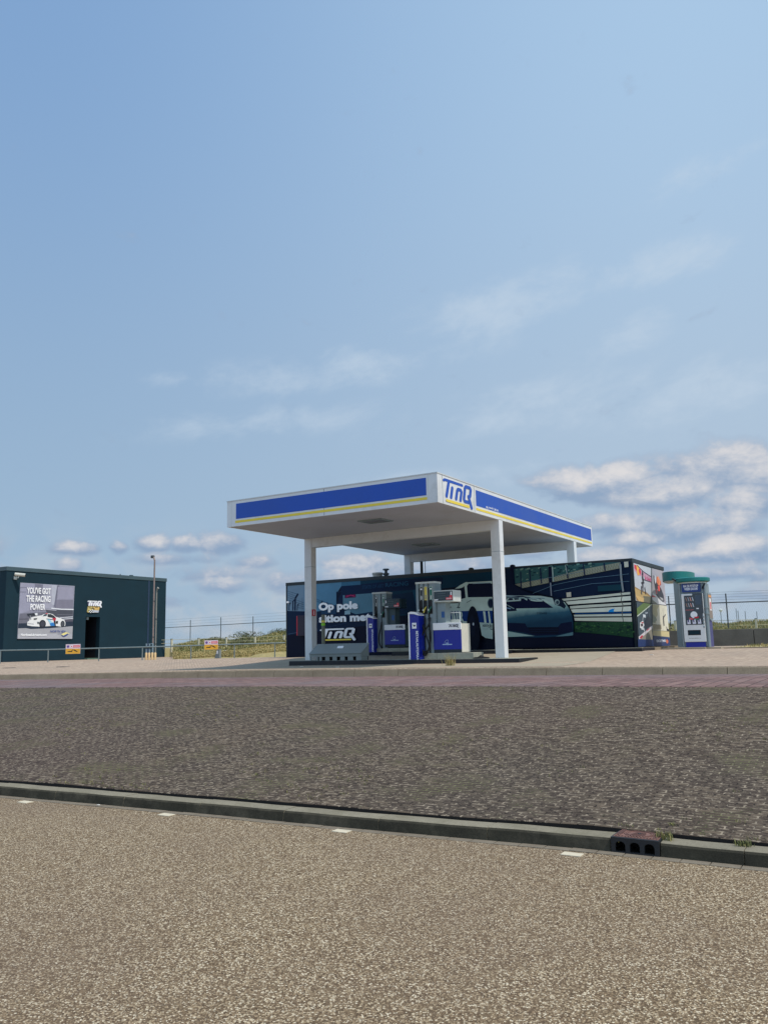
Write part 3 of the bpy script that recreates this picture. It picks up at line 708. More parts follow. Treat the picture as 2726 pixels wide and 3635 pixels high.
# white tube frame on the back of pump one
fx0, fx1, fz0, fz1 = box_from([(-11.684,2.247),(-11.226,2.525)])
mb = MB()
for q in ([(fx0,22.95,fz0-.05),(fx0,22.95,fz1)], [(fx0,22.95,fz1),(fx1,22.95,fz1)], [(fx1,22.95,fz1),(fx1,22.95,fz0-.05)]): mb.tube(q, .014, M_pwhite, 6)
mb.box((fx0+.1, 22.90, fz0-.04), (fx1-.02, 23.0, fz0+.07), M_pumpl); mb.build('back_frame', p1)
PC = [(-16.434,1.505),(-15.837,3.524)]; PP = [(-16.464,1.351),(-14.885,1.48)]; PH = [(-15.9,2.903),(-15.255,3.253)]; PB = [(-15.943,1.503),(-15.08,2.318)]
cx0, cx1, _, cz1_ = box_from(PC); pz1 = PP[1][1]
C3 = dict(col=(cx0, cx1, pz1, cz1_), plinth=(PP[0][0], PP[1][0]+.3, pz1), ch=[(.12,.19),(.60,.68)],
    lab=[(.24,.34,M_navy),(.76,.86,M_green)],
    hoses=[[(.20,.48,0),(.17,.3,.6),(.13,.18,.8),(.18,.06,.8),(.22,.0,.2)], [(.70,.48,0),(.66,.36,.8),(.55,.22,1.3),(.56,.1,1.2),(.66,.03,.8),(.70,.0,.2)]],
    head=(box_from(PH)+(.5,)), hm=M_screen, num='3', numx=.05, cab=(box_from(PB)+(.55,)), neck=.30, nm=M_slate2, cm=M_slate2)
pump('fuel pump three with two nozzles on the rear island, the farther and smaller pump', 26.3, 1.345, C3, False)

# payment totems
def totem(label, P, y, z0, sc):
    x0, x1, za, zb = box_from(P)
    r = thing('payment_totem', ((x0+x1)/2, y, z0), label, 'payment terminal', 'blue payment totems beside the pumps')
    w_ = x1-x0; d = .34
    mb = MB(); mb.box((x0+.045, y, z0), (x1, y+d, zb-.07), M_pblue, .006); body = mb.build('body', r)
    mb = MB(); mb.box((x0, y-.015, z0), (x0+.042, y+d, zb-.02), M_pwhite, .005); mb.build('white_edge', body)
    top = [(x0-.002, y-.02, zb-.035), (x0+w_*.25, y-.02, zb), (x0+w_*.55, y-.02, zb-.004), (x0+w_*.85, y-.02, zb-.04), (x1+.012, y-.02, zb-.095), (x1+.012, y-.02, zb-.12), (x0+w_*.6, y-.02, zb-.075), (x0-.002, y-.02, zb-.06)]
    mb = MB(); mb.prism(top, (0, d+.03, 0), M_pwhite); mb.build('curved_cap', body)
    mb = MB(); s = w_*.42; xm = x0+w_*.56; zm = zb-.42*sc
    mb.box((xm-s/2, y-.006, zm-s*.58), (xm+s/2, y-.001, zm+s*.58), M_pwhite)
    mb.poly([(xm-s*.3, y-.0075, zm+s*.3), (xm+s*.1, y-.0075, zm+s*.1), (xm+s*.35, y-.0075, zm+s*.2), (xm+s*.3, y-.0075, zm-s*.05), (xm, y-.0075, zm-s*.25), (xm-s*.2, y-.0075, zm-s*.02)], M_navy)
    mb.build('card_sign', body)
    mb = MB(); text(mb, 'BETAALAUTOMAAT', (x1-w_*.30, y-.004, zb-.58*sc), (0,0,-1), (1,0,0), .92*sc, w_*.22, M_pwhite, .025); mb.build('lettering', body)
totem('tall blue payment totem with white rounded top left of pump one', [(-12.544,1.197),(-12.192,2.569)], 22.1, 1.146, 1.0)
totem('blue payment totem with white top left of pump three, partly behind the grey service box', [(-16.548,1.362),(-16.246,2.671)], 26.05, 1.343, .88)

# grey service box with sloping lid on the island
yb = 22.12; bx0, bx1, _, _ = box_from([(-16.251,1.143),(-14.282,1.346)]); zl = [(-16.249,1.366),(-14.282,1.366)]; zf_ = (zl[0][1]+zl[1][1])/2
zr = [(-16.368,1.661),(-14.316,1.669)]; zr_ = (zr[0][1]+zr[1][1])/2; rx0 = bx0+.10; rx1 = bx1
sb = thing('service_box', ((bx0+bx1)/2, 22.4, 1.146), 'long grey metal service box with sloping lid and open feet beside the left front column', 'service box')
mb = MB()
q = [(yb, zf_-.10), (yb, zf_-.015), (yb+.47, zr_-.015), (yb+.47, zf_-.10)]
mb.prism([(bx0, a, b) for a, b in q], (bx1-bx0, 0, 0), M_boxg); body = mb.build('body', sb)
mb = MB(); mb.prism([(bx0-.015, yb-.02, zf_-.02), (bx1+.015, yb-.02, zf_-.02), (bx1+.015, yb+.485, zr_-.01), (bx0-.015, yb+.485, zr_-.01)], (0, -.006, .018), M_boxg); lid = mb.build('lid', sb)
mb = MB(); hx = [(-15.337,1.525),(-15.12,1.568)]; zc = (hx[0][1]+hx[1][1])/2; fr = (zc-zf_)/(zr_-zf_)
mb.prism([(hx[0][0], yb-.03+.5*(fr-.06), zc-.035), (hx[1][0], yb-.03+.5*(fr-.06), zc-.035), (hx[1][0], yb-.03+.5*(fr+.06), zc+.03), (hx[0][0], yb-.03+.5*(fr+.06), zc+.03)], (0,-.01,.02), M_pwhite); mb.build('handle', lid)
for i, (u0, u1) in enumerate([(0,.025),(.13,.16),(.19,.235),(.31,.385),(.45,.53),(.60,.685),(.745,.845),(.905,1.0)]):
    mb = MB(); W_ = bx1-bx0; mb.box((bx0+u0*W_, yb+.01, 1.147), (bx0+u1*W_, yb+.05, zf_-.10), M_boxg); mb.build('leg', sb)
mb = MB(); mb.box((bx0+.01, yb+.40, 1.147), (bx1-.002, yb+.44, zf_-.10), M_dark); mb.box((bx1-.04, yb+.055, 1.147), (bx1-.002, yb+.395, zf_-.105), M_boxg); mb.build('back_panel', sb)

# bollard with reflective bands
bp = [(-16.233,1.673),(-16.065,2.631)]; bx = (bp[0][0]+bp[1][0])/2; zb_ = bp[1][1]
bo = thing('bollard', (bx, 22.75, 1.146), 'slim grey post with yellow and green bands behind the service box', 'bollard')
mb = MB(); mb.tube([(bx,22.75,1.146),(bx,22.75,zb_-.01),(bx,22.75,zb_)], [.062,.062,.052], mat('bollard_grey', (108,110,98), 1, .7), 14); mb.build('post', bo, smooth=True)
for c, (pa, pb) in ((M_ylab, (828,800)), (mat('band_green', (130,200,30), 1, .5), (872,838))):
    mb = MB(); za = zb_-(pa-718)/(1130-718)*(zb_-bp[0][1]); zc = zb_-(pb-718)/(1130-718)*(zb_-bp[0][1])
    mb.tube([(bx,22.75,za),(bx,22.75,zc)], .066, c, 14); mb.build('reflective_band', bo, smooth=True)

# rubber hatch by the right column
mb = MB(); hp = [(-10.714,23.357),(-10.279,23.164)]; hx0 = hp[0][0]; hx1 = hp[1][0]
mb.lathe((-10.35, 22.45, 1.147), [(.24,0),(.24,.03),(.18,.045),(.10,.05),(.04,.08),(.03,.10)], M_black, 16)
tag(mb.build('fill_point_cover', smooth=True), 'low black round filler cover on the front island left of the right column', 'cover')

# ================================================================ BLACK STATION BUILDING
X0, X1, YB, BD, ZT, ZB = -21.756, -7.287, 28.0, 4.44, 4.273, 1.12
sbd = thing('station_building', ((X0+X1)/2, YB+2.5, 1.27), 'long low black flat-roofed building with printed race car mural behind the pumps', 'building')
mb = MB(); mb.box((X0, YB, ZB), (X1, YB+BD, ZT-.13), M_navy); bw = mb.build('wall', sbd)
mb = MB(); mb.box((X0-.02, YB-.02, ZT-.129), (X1+.02, YB+.1, ZT), M_navy); mb.box((X1-.1, YB+.101, ZT-.129), (X1+.02, YB+BD+.02, ZT), M_navy)
mb.box((X0-.02, YB+.101, ZT-.129), (X0+.1, YB+BD+.02, ZT), M_navy); mb.box((X0+.1, YB+.101, ZT-.128), (X1-.1, YB+BD, ZT-.08), M_pumpg); mb.build('roof', sbd)
mb = MB()
for px in [(-13.195,4.322),(-11.556,4.313)]: mb.lathe((px[0], YB+.05, ZT-.002), [(.10,0),(.10,.05),(.05,.08),(.01,.085)], M_navy, 12)
mb.build_each('roof_bump', sbd)
# mural, printed panels on the long wall. wall coordinates (x, z)
mu = MB(); layer = [0]
def W2(pts, c=None, m=None):
    layer[0] += 1; y = YB-.006-layer[0]*.0005
    mu.poly([(p[0], y, p[1]) for p in pts], m or K(c))
def WS(pts, wd, c=None, m=None):
    for a, b in zip(pts, pts[1:]):
        a = Vector(a); b = Vector(b); n = (b-a).normalized(); n = Vector((-n.y, n.x))*wd*.442
        W2([a-n, b-n, b+n, a+n], c, m)
def EL(cx, cz, rx, rz, c, n=24):
    rx *= .884; rz *= .884; W2([(cx+rx*cos(2*pi*k/n), cz+rz*sin(2*pi*k/n)) for k in range(n)], c)
NAV, DK, TEAL, SKY1, WHT = (6,28,52), (2,10,32), (4,46,66), (62,98,120), (150,166,160)
W2([(X0+.02, ZB+.03), (X1-.02, ZB+.03), (X1-.02, ZT-.135), (X0+.02, ZT-.135)], DK)
# left: sky, then darker bands
W2([(-21.69,4.159),(-18.954,4.184),(-18.957,3.984),(-19.205,3.689),(-19.215,3.076),(-20.22,3.008),(-21.695,3.099)], SKY1)
W2([(-21.69,4.159),(-20.817,4.16),(-20.827,3.032),(-21.695,3.099)], (84,104,120))
W2([(-18.954,4.184),(-16.466,4.182),(-16.472,3.989),(-18.958,3.957)], (46,88,112))
W2([(-18.032,4.256),(-14.375,4.283),(-12.308,4.24),(-12.331,3.737),(-14.398,3.64),(-14.604,2.734),(-15.835,2.719),(-16.932,2.634),(-17.661,3.62),(-18.045,3.64)], TEAL)
W2([(-18.037,3.996),(-15.649,4.082),(-14.348,4.066),(-14.357,3.821),(-15.662,3.66),(-18.045,3.64)], (4,26,56))
W2([(-15.663,3.645),(-14.533,3.724),(-14.556,3.098),(-15.692,2.714)], (6,60,84))
W2([(-16.836,3.484),(-15.665,3.582),(-15.475,2.829),(-15.835,2.719),(-16.853,2.82)], (6,34,58))
W2([(-21.695,3.094),(-20.22,3.008),(-18.973,3.039),(-17.467,2.888),(-16.503,2.863),(-16.514,2.457),(-21.699,2.077)], NAV)
W2([(-18.883,3.614),(-17.434,3.632),(-17.452,2.885),(-18.277,2.828),(-18.892,3.062)], (66,98,112))
W2([(-18.957,3.984),(-17.426,3.991),(-17.434,3.626),(-18.883,3.614),(-18.892,3.062),(-19.166,3.074),(-19.162,3.34),(-18.961,3.757)], (3,28,56))
W2([(-18.796,3.615),(-18.261,3.626),(-18.264,3.494),(-18.799,3.485)], (62,20,56))
WS([(-18.74,3.528),(-18.515,3.596),(-18.301,3.533)], .04, (150,36,80)); WS([(-18.723,3.585),(-18.306,3.591)], .02, (150,36,80))
for a in (790, 830): WS([(-21.856,4.745),(-21.852,4.742)][:0] or [(p[0]+(a-790)*.0024, p[1]) for p in [(-19.199,3.048),(-19.188,3.742)]], .035, (8,34,60))
WS([(-19.204,3.748),(-18.897,3.759)], .05, (8,34,60)); WS([(-18.951,3.97),(-18.955,3.757)], .05, (8,34,60))
# catch fence with bent posts
for q, wd in (([(-21.295,3.092),(-21.282,3.6),(-21.129,3.786)], .09), ([(-21.41,3.096),(-21.4,3.495),(-21.331,3.52)], .06), ([(-21.611,3.112),(-21.596,3.366),(-21.512,3.428)], .045), ([(-21.182,3.087),(-21.166,3.32),(-21.097,3.361)], .04)): WS(q, wd, (6,26,50))
for a, b in (((55,292),(210,340)),((60,320),(165,360)),((60,352),(160,390)),((60,385),(150,415)),((170,420),(300,470)),((175,455),(300,495)),((200,500),(300,520)),((200,530),(300,545)),((60,420),(130,440)),((60,460),(120,470))):
    pass
for q in ([(-21.666,3.918),(-21.129,3.758)], [(-21.649,3.834),(-21.285,3.705)], [(-21.65,3.742),(-21.302,3.623)], [(-21.65,3.651),(-21.337,3.558)], [(-21.261,3.544),(-20.823,3.387)], [(-21.241,3.438),(-20.824,3.313)], [(-21.167,3.306),(-20.825,3.237)], [(-21.167,3.21),(-20.825,3.163)], [(-21.65,3.548),(-21.407,3.482)], [(-20.197,3.516),(-19.948,3.429),(-19.685,3.336),(-19.359,3.242)], [(-20.198,3.44),(-19.49,3.194)], [(-20.907,3.61),(-20.905,3.076)]):
    WS(q, .012, (20,44,66))
for q in ([(-19.937,2.997),(-19.926,3.401),(-19.882,3.431)], [(-19.688,3.095),(-19.679,3.32),(-19.636,3.348)], [(-19.493,2.98),(-19.483,3.247),(-19.43,3.288)]): WS(q, .05, (8,32,58))
W2([(-19.95,3.267),(-19.212,3.235),(-19.218,2.863),(-19.955,2.891)], (24,52,78))
WS([(-21.657,2.125),(-21.174,2.186)], .015, (60,84,110)); WS([(-19.698,2.352),(-18.663,2.5)], .012, (30,56,90)); WS([(-20.834,2.15),(-19.438,2.313)], .010, (30,56,90))
W2([(-18.798,2.979),(-18.527,2.995),(-18.529,2.837),(-18.8,2.834)], (104,130,140))
W2([(-18.261,2.827),(-17.452,2.9),(-17.454,2.797),(-17.778,2.809)], (12,40,66))
# grandstand and pit wall at the right
W2([(-11.805,4.221),(-7.663,4.183),(-7.326,4.167),(-7.399,3.1),(-9.754,3.06),(-10.065,3.12),(-11.258,3.467),(-11.828,3.752)], (4,24,50))
W2([(-11.471,4.191),(-8.234,4.19),(-7.664,4.169),(-8.244,4.043),(-10.025,3.83),(-11.456,3.653)], (46,84,86))
for k in range(70):
    u = random.random(); v = random.random()
    A = [(-11.431,4.158),(-11.455,3.672),(-8.61,4.179),(-8.622,3.994)]; P0 = Vector(A[0])*(1-u)+Vector(A[2])*u; P1 = Vector(A[1])*(1-u)+Vector(A[3])*u; p = P0*(1-v)+P1*v
    s = random.uniform(.03, .09); c = random.choice([(78,112,108),(30,62,70),(96,122,112),(20,50,60)])
    W2([(p.x, p.y), (p.x+s*1.4, p.y+s*.2), (p.x+s*1.3, p.y+s*.8), (p.x, p.y+s*.7)], c)
W2([(-11.457,3.633),(-10.026,3.808),(-8.963,4.005),(-7.646,4.16),(-7.652,3.963),(-8.861,3.804),(-9.996,3.639),(-11.175,3.482)], (112,116,102))
for k in range(40):      # chain link print
    u = k/40; A = [(-11.457,3.633),(-11.175,3.475),(-7.646,4.153),(-7.652,3.956)]; p = Vector(A[0])*(1-u)+Vector(A[2])*u; q = Vector(A[1])*(1-u)+Vector(A[3])*u; d = (Vector(A[2])-Vector(A[0]))/40
    WS([p, q+d], .010, (140,142,126)); WS([p+d, q], .010, (80,86,80))
for q in ([(-11.195,4.065),(-11.208,3.476)], [(-10.855,4.12),(-10.845,3.522)], [(-10.455,4.152),(-10.436,3.603)], [(-9.501,4.183),(-9.474,3.722)], [(-8.907,4.18),(-8.877,3.787)], [(-8.191,4.168),(-8.171,3.901)]): WS(q, .05, (20,30,60))
for q in ([(-11.506,4.319),(-11.539,3.657)], [(-10.093,4.178),(-10.109,3.596)]): WS(q, .14, (2,14,40))
WS([(-10.014,4.157),(-10.003,3.647)], .05, (120,140,140)); WS([(-9.533,4.167),(-9.492,3.881)], .03, (120,140,140))
WS([(-10.108,3.615),(-10.102,3.153)], .05, (96,104,116)); WS([(-7.643,4.094),(-7.643,3.656),(-7.61,3.176)], .07, (104,112,116))
W2([(-7.515,4.158),(-7.377,4.163),(-7.378,3.981),(-7.513,3.976)], (150,152,140))
for q in ([(-10.777,3.27),(-9.963,3.531),(-9.022,3.665),(-7.383,3.749)], [(-10.015,3.307),(-8.653,3.495),(-7.382,3.503)], [(-10.835,3.714),(-10.026,3.8),(-8.891,3.937)]): WS(q, .014, (70,96,112))
W2([(-8.452,3.41),(-7.659,3.421),(-7.654,3.221),(-8.453,3.219)], (10,50,64))
W2([(-9.556,3.238),(-9.393,3.252),(-9.391,3.088),(-9.55,3.081)], (150,148,136))
RL = (158,162,150)
for q, c in (([(-9.736,3.03),(-7.377,3.149),(-7.383,3.071),(-9.662,2.959)], RL), ([(-9.605,2.934),(-7.372,3.02),(-7.371,2.872),(-9.515,2.825)], (172,176,164)),
             ([(-9.46,2.767),(-8.924,2.785),(-7.376,2.804),(-7.381,2.726),(-9.446,2.681)], RL), ([(-9.436,2.658),(-7.384,2.679),(-7.388,2.519),(-9.377,2.545)], (172,176,164)),
             ([(-9.343,2.473),(-7.383,2.436),(-7.388,2.358),(-9.327,2.41)], RL), ([(-9.33,2.369),(-7.38,2.318),(-7.383,2.176),(-9.317,2.269)], (160,160,146))): W2(q, c)
W2([(-9.282,2.534),(-7.389,2.511),(-7.386,2.447),(-9.323,2.483)], (6,52,96)); W2([(-8.157,2.52),(-8.108,2.583),(-8.022,2.619),(-7.923,2.623),(-7.963,2.57),(-7.952,2.512)], (10,110,170))
WS([(-7.705,3.166),(-7.648,3.04),(-7.694,2.898),(-7.641,2.715),(-7.691,2.502),(-7.669,2.185)], .03, (90,92,84))
W2([(-9.338,2.225),(-7.362,2.168),(-7.376,1.654),(-8.024,1.751),(-8.943,1.854),(-9.34,1.887)], (30,62,40))
for k in range(150):
    u = random.random(); v = random.random(); A = [(-9.302,2.195),(-7.364,2.14),(-9.32,1.901),(-7.38,1.7)]; P0 = Vector(A[0])*(1-u)+Vector(A[1])*u; P1 = Vector(A[2])*(1-u)+Vector(A[3])*u; p = P0*(1-v)+P1*v
    s = random.uniform(.02, .07); W2([(p.x, p.y), (p.x+s*1.6, p.y+s*.3), (p.x+s*.6, p.y+s*.9)], random.choice([(42,80,48),(54,92,52),(16,44,40),(10,34,38)]))
# the race car print
W2([(-13.574,3.53),(-13.386,3.761),(-13.229,3.808),(-12.251,3.796),(-11.496,3.674),(-11.177,3.444),(-10.62,3.185),(-13.587,3.21)], (2,14,40))
W2([(-13.77,3.591),(-13.546,3.715),(-13.309,3.813),(-13.226,3.803),(-12.264,3.792),(-12.269,3.698),(-13.215,3.682),(-13.267,3.625),(-13.25,3.243),(-13.359,3.242),(-13.383,3.631),(-13.585,3.596)], (146,162,156))
W2([(-13.601,3.531),(-13.381,3.67),(-13.345,3.254),(-13.6,3.221)], (2,10,36))
W2([(-13.275,3.667),(-13.209,3.751),(-12.318,3.733),(-12.34,3.261),(-13.256,3.266)], (2,10,36)); WS([(-13.033,3.741),(-12.318,3.733)], .03, (110,130,140))
W2([(-14.394,2.635),(-14.323,2.905),(-14.216,3.022),(-14.078,3.062),(-13.657,3.058),(-13.528,3.196),(-13.266,3.25),(-12.291,3.218),(-12.298,2.728),(-13.419,2.755),(-14.225,2.786),(-14.335,2.573)], WHT)
W2([(-14.224,2.792),(-13.419,2.761),(-12.298,2.728),(-12.318,2.282),(-12.847,2.328),(-13.501,2.394),(-14.239,2.419)], (10,46,104))
for a in range(4):
    q = [(-14.164,2.778),(-14.13,2.777),(-14.069,2.413),(-14.11,2.414)]; W2([(p[0]+a*.10, p[1]) for p in q], (150,166,160))
for a in range(3):
    q = [(-13.887,2.767),(-13.833,2.765),(-13.8,2.404),(-13.861,2.406)]; W2([(p[0]+a*.12, p[1]) for p in q], (150,166,160))
WS([(-13.56,2.396),(-13.629,2.518),(-13.635,2.697),(-13.559,2.742),(-13.517,2.633),(-13.555,2.515),(-13.469,2.363)], .07, (150,166,160))
W2([(-13.517,2.395),(-13.335,2.389),(-13.293,2.209),(-13.301,2.032),(-13.336,1.974),(-13.376,2.212),(-13.536,2.336)], (140,156,150))
for q in ([(-12.668,2.719),(-12.584,2.716),(-12.551,2.304),(-12.634,2.307)], [(-12.475,2.712),(-12.417,2.709),(-12.379,2.284),(-12.443,2.286)]): W2(q, (150,166,160))
W2([(-12.821,2.327),(-12.309,2.273),(-12.335,1.721),(-12.614,1.766),(-12.754,1.865)], (134,152,148))
EL(*[(-13.079,2.085)][0], .29, .95, (2,8,28)); EL(*[(-13.113,2.204)][0], .13, .45, (6,16,38)); EL(*[(-13.071,2.276)][0], .035, .06, (150,160,170))
EL(*[(-14.267,2.57)][0], .14, .30, (2,8,28))
EL(*[(-12.352,2.995)][0], .14, .20, (60,80,90)); EL(*[(-12.348,2.995)][0], .11, .16, (10,24,50))
WS([(-13.485,3.17),(-13.588,3.1),(-13.653,2.908)], .03, (10,24,44)); WS([(-13.307,3.058),(-13.122,3.139)], .02, (60,76,80)); WS([(-13.714,2.895),(-13.58,2.896)], .03, (20,34,50)); WS([(-14.022,2.929),(-13.948,2.92)], .05, (30,44,50))
def mtext(s, px, h, c, off=.02):
    (x0, z0), (x1, z1) = px; layer[0] += 1; v = Vector((x1-x0, 0, z1-z0)); text(mu, s, (x0, YB-.006-layer[0]*.0005, z0), v.normalized(), UZ, v.length, h*.884, K(c), off)
mtext('NORTH SEA', [(-12.703,2.163),(-12.327,2.152)], .10, (24,34,52)); mtext('LUBRICANTS', [(-12.49,2.118),(-12.329,2.113)], .03, (60,70,84)); WS([(-12.706,2.089),(-12.492,2.083)], .012, (90,104,104)); WS([(-12.415,2.081),(-12.331,2.059)], .03, (24,34,52))
# nose
W2([(-11.937,3.25),(-11.189,3.213),(-10.46,3.17),(-10.067,3.083),(-9.835,3.015),(-9.606,2.911),(-9.464,2.7),(-9.363,2.455),(-9.34,2.196),(-9.365,1.784),(-9.908,1.738),(-10.698,1.738),(-11.84,1.776),(-11.983,2.281)], None, M_bump)
W2([(-11.853,3.226),(-10.62,3.178),(-10.008,2.734),(-11.376,2.767),(-11.38,2.683),(-11.881,2.664)], (2,10,44))
W2([(-11.148,3.207),(-10.46,3.17),(-10.106,3.092),(-10.023,3.028),(-9.962,2.845),(-10.307,3.037),(-10.865,3.14)], (128,146,144)); W2([(-11.852,3.265),(-11.189,3.205),(-11.562,3.185),(-11.854,3.214)], (110,130,140))
W2([(-10.027,3.081),(-9.83,3.087),(-9.662,2.951),(-9.556,2.779),(-9.619,2.688),(-9.77,2.777),(-9.954,2.844)], (10,24,44)); EL(*[(-9.867,2.923)][0], .10, .11, (104,122,124)); EL(*[(-9.856,2.915)][0], .06, .07, (40,56,66))
W2([(-11.865,2.993),(-11.576,2.903),(-11.351,2.693),(-11.88,2.672)], (8,24,48)); WS([(-11.845,2.973),(-11.459,2.763)], .03, (110,130,134)); WS([(-11.748,2.806),(-11.583,2.768)], .04, (90,120,150))
# hood lettering, lying back in perspective
lay_ = [layer[0]]
for q in ([(-11.799,3.041),(-11.197,3.052)], [(-11.735,3.065),(-11.648,3.15)], [(-11.444,3.063),(-11.482,3.135)], [(-11.197,3.052),(-11.254,3.132),(-11.07,3.13),(-10.951,3.048)], [(-10.83,3.043),(-10.63,3.003),(-10.39,2.992),(-10.626,3.071),(-10.827,3.104),(-10.869,3.067)]): WS(q, .055, (130,150,150))
WS([(-11.731,3.162),(-10.306,3.071)], .03, (90,112,120))
mtext('TINQ', [(-10.635,2.525),(-10.256,2.526)], .08, (10,24,40), .0)
W2([(-11.837,2.276),(-11.075,2.236),(-11.001,2.097),(-9.889,2.072),(-9.765,2.195),(-9.376,2.241),(-9.373,1.902),(-9.903,1.812),(-10.694,1.802),(-11.092,1.91),(-11.704,2.011),(-11.848,2.045)], (4,14,42))
W2([(-10.961,2.096),(-9.85,2.063),(-9.882,1.842),(-10.891,1.882)], (2,8,30)); WS([(-10.924,2.019),(-9.893,1.998)], .012, (14,32,56)); WS([(-10.908,1.943),(-9.917,1.924)], .012, (14,32,56))
W2([(-11.812,1.998),(-11.419,1.919),(-10.735,1.788),(-11.099,1.789),(-11.823,1.776)], (112,134,132)); W2([(-9.984,1.762),(-9.359,1.887),(-9.365,1.784),(-9.675,1.74)], (70,98,104))
W2([(-11.924,1.767),(-10.698,1.727),(-9.366,1.77),(-9.34,1.887),(-8.024,1.751),(-7.377,1.643),(-7.367,1.371),(-11.942,1.395)], (2,8,30))
mtext('STATE OF ART', [(-17.811,3.789),(-16.809,3.794)], .16, (16,54,80)); mtext('RACING', [(-16.746,3.803),(-15.722,3.82)], .19, (22,66,92))
mural = mu.build('mural', bw)
# white lettering
mb = MB()
def wtext(s, px, h, off=.03, d=.02):
    (x0, z0), (x1, z1) = px; v = Vector((x1-x0, 0, 0)); text(mb, s, (x0, YB-.22-d, (z0+z1)/2), UX, UZ, v.length, h, KWH, off, base=False)
KWH = mat('letter_white', (246,248,250), 1, .45)
YBt = YB-.20
q = [(-20.059,2.957),(-18.167,3.357)]; text(mb, 'Op pole', (q[0][0], 27.785, q[0][1]-.01), UX, UZ, q[1][0]-q[0][0]+.02, q[1][1]-q[0][1]+.01, KWH, .055)
q = [(-20.047,2.564),(-17.556,2.889)]; text(mb, 'sition met', (q[0][0], 27.785, q[0][1]-.02), UX, UZ, q[1][0]-q[0][0], q[1][1]-q[0][1]-.02, KWH, .055)
q = [(-19.999,1.797),(-18.29,2.317)]; brand(mb, (q[0][0], 27.785, q[0][1]), UX, UZ, (0,-1,0), q[1][0]-q[0][0], q[1][1]-q[0][1], KWH, M_yel, 1.0)
mb.v = [(v[0]*1.0, v[1]+.16, v[2]) for v in mb.v]
mb.build('lettering', bw)
# cabinet on the wall behind the left column
q = box_from([(-21.045,2.04),(-20.615,2.872)]); mb = MB(); mb.box((q[0], YB-.22, q[2]), (q[1], YB-.0, q[3]), mat('cabinet_navy', (20,14,44), 1, .5), .01)
wb = thing('wall_cabinet', ((q[0]+q[1])/2, YB-.1, q[2]), 'dark wall cabinet with red side edge on the left end of the black building', 'cabinet')
mb.build('housing', wb); mb = MB(); mb.box((q[0]-.012, YB-.223, q[2]+.02), (q[0]+.025, YB-.10, q[3]-.02), M_red); mb.build('red_edge', wb)
mb = MB(); q = [(-21.674,3.417),(-21.597,3.485)]; mb.box((q[0][0], YB-.10, q[0][1]), (q[1][0], YB-.03, q[1][1]), M_pwhite, .01); mb.box((q[0][0]+.05, YB-.04, q[0][1]+.03), (q[1][0]-.03, YB, q[1][1]-.03), M_pwhite)
tag(mb.build('sensor_box'), 'tiny white box on the left edge of the black building', 'sensor')
# skirting, corner posts
mb = MB(); mb.box((X1-.09, YB-.012, ZB), (X1+.012, YB-.0005, ZT-.13), M_navy); mb.box((X1+.0005, YB-.012, ZB), (X1+.012, YB+.09, ZT-.13), M_navy); mb.box((X0-.012, YB-.012, ZB), (X0+.04, YB-.0005, ZT-.13), M_navy); mb.build_each('corner_trim', bw)
# roof vents
v1 = [(-18.205,4.477),(-17.858,4.519)]
vr = thing('roof_vent', ((v1[0][0]+v1[1][0])/2, 29.3, ZT-.08), 'short wide white vent drum on the black building roof', 'vent'); xm = (v1[0][0]+v1[1][0])/2; zt_ = v1[1][1]
mb = MB(); mb.lathe((xm,29.3,ZT-.08), [(.20,0),(.20,zt_-ZT+.02),(.23,zt_-ZT+.03),(.23,zt_-ZT+.10),(.20,zt_-ZT+.11)], mat('vent_drum', (168,160,150), 1, .6), 18); mb.build('drum', vr, smooth=True)
v1 = [(-17.626,4.441),(-17.619,4.685)]; xm = v1[0][0]; zt_ = v1[1][1]-ZT+.08
vr = thing('flue_pipe', (xm, 29.3, ZT-.08), 'thin dark flue pipe with double cap on the black building roof', 'flue')
mb = MB(); mb.lathe((xm,29.3,ZT-.08), [(.055,0),(.055,zt_-.2)], M_post, 10); mb.build('pipe', vr, smooth=True)
mb = MB(); mb.lathe((xm,29.3,ZT-.08), [(.06,zt_-.30),(.13,zt_-.24),(.13,zt_-.19),(.06,zt_-.16),(.06,zt_-.08),(.14,zt_-.05),(.12,zt_)], M_post, 12); mb.build('cap', vr, smooth=True)
v1 = [(-16.448,4.51),(-16.431,5.026)]; xm = v1[0][0]
vr = thing('antenna_mast', (xm, 30.2, ZT-.08), 'dark steel mast with thin cable on the black building roof under the canopy', 'mast')
mb = MB(); mb.tube([(xm,30.2,ZT-.08),(xm,30.2,v1[1][1]+.5)], .06, M_post, 8); mb.build('mast', vr)
mb = MB(); mb.tube([(xm+.06,30.2,v1[1][1]+.4),(xm+.16,30.2,v1[1][1]-.1),(xm+.17,30.2,v1[1][1]-.5),(xm+.08,30.2,ZT)], .012, M_post, 5); mb.build('cable', vr)

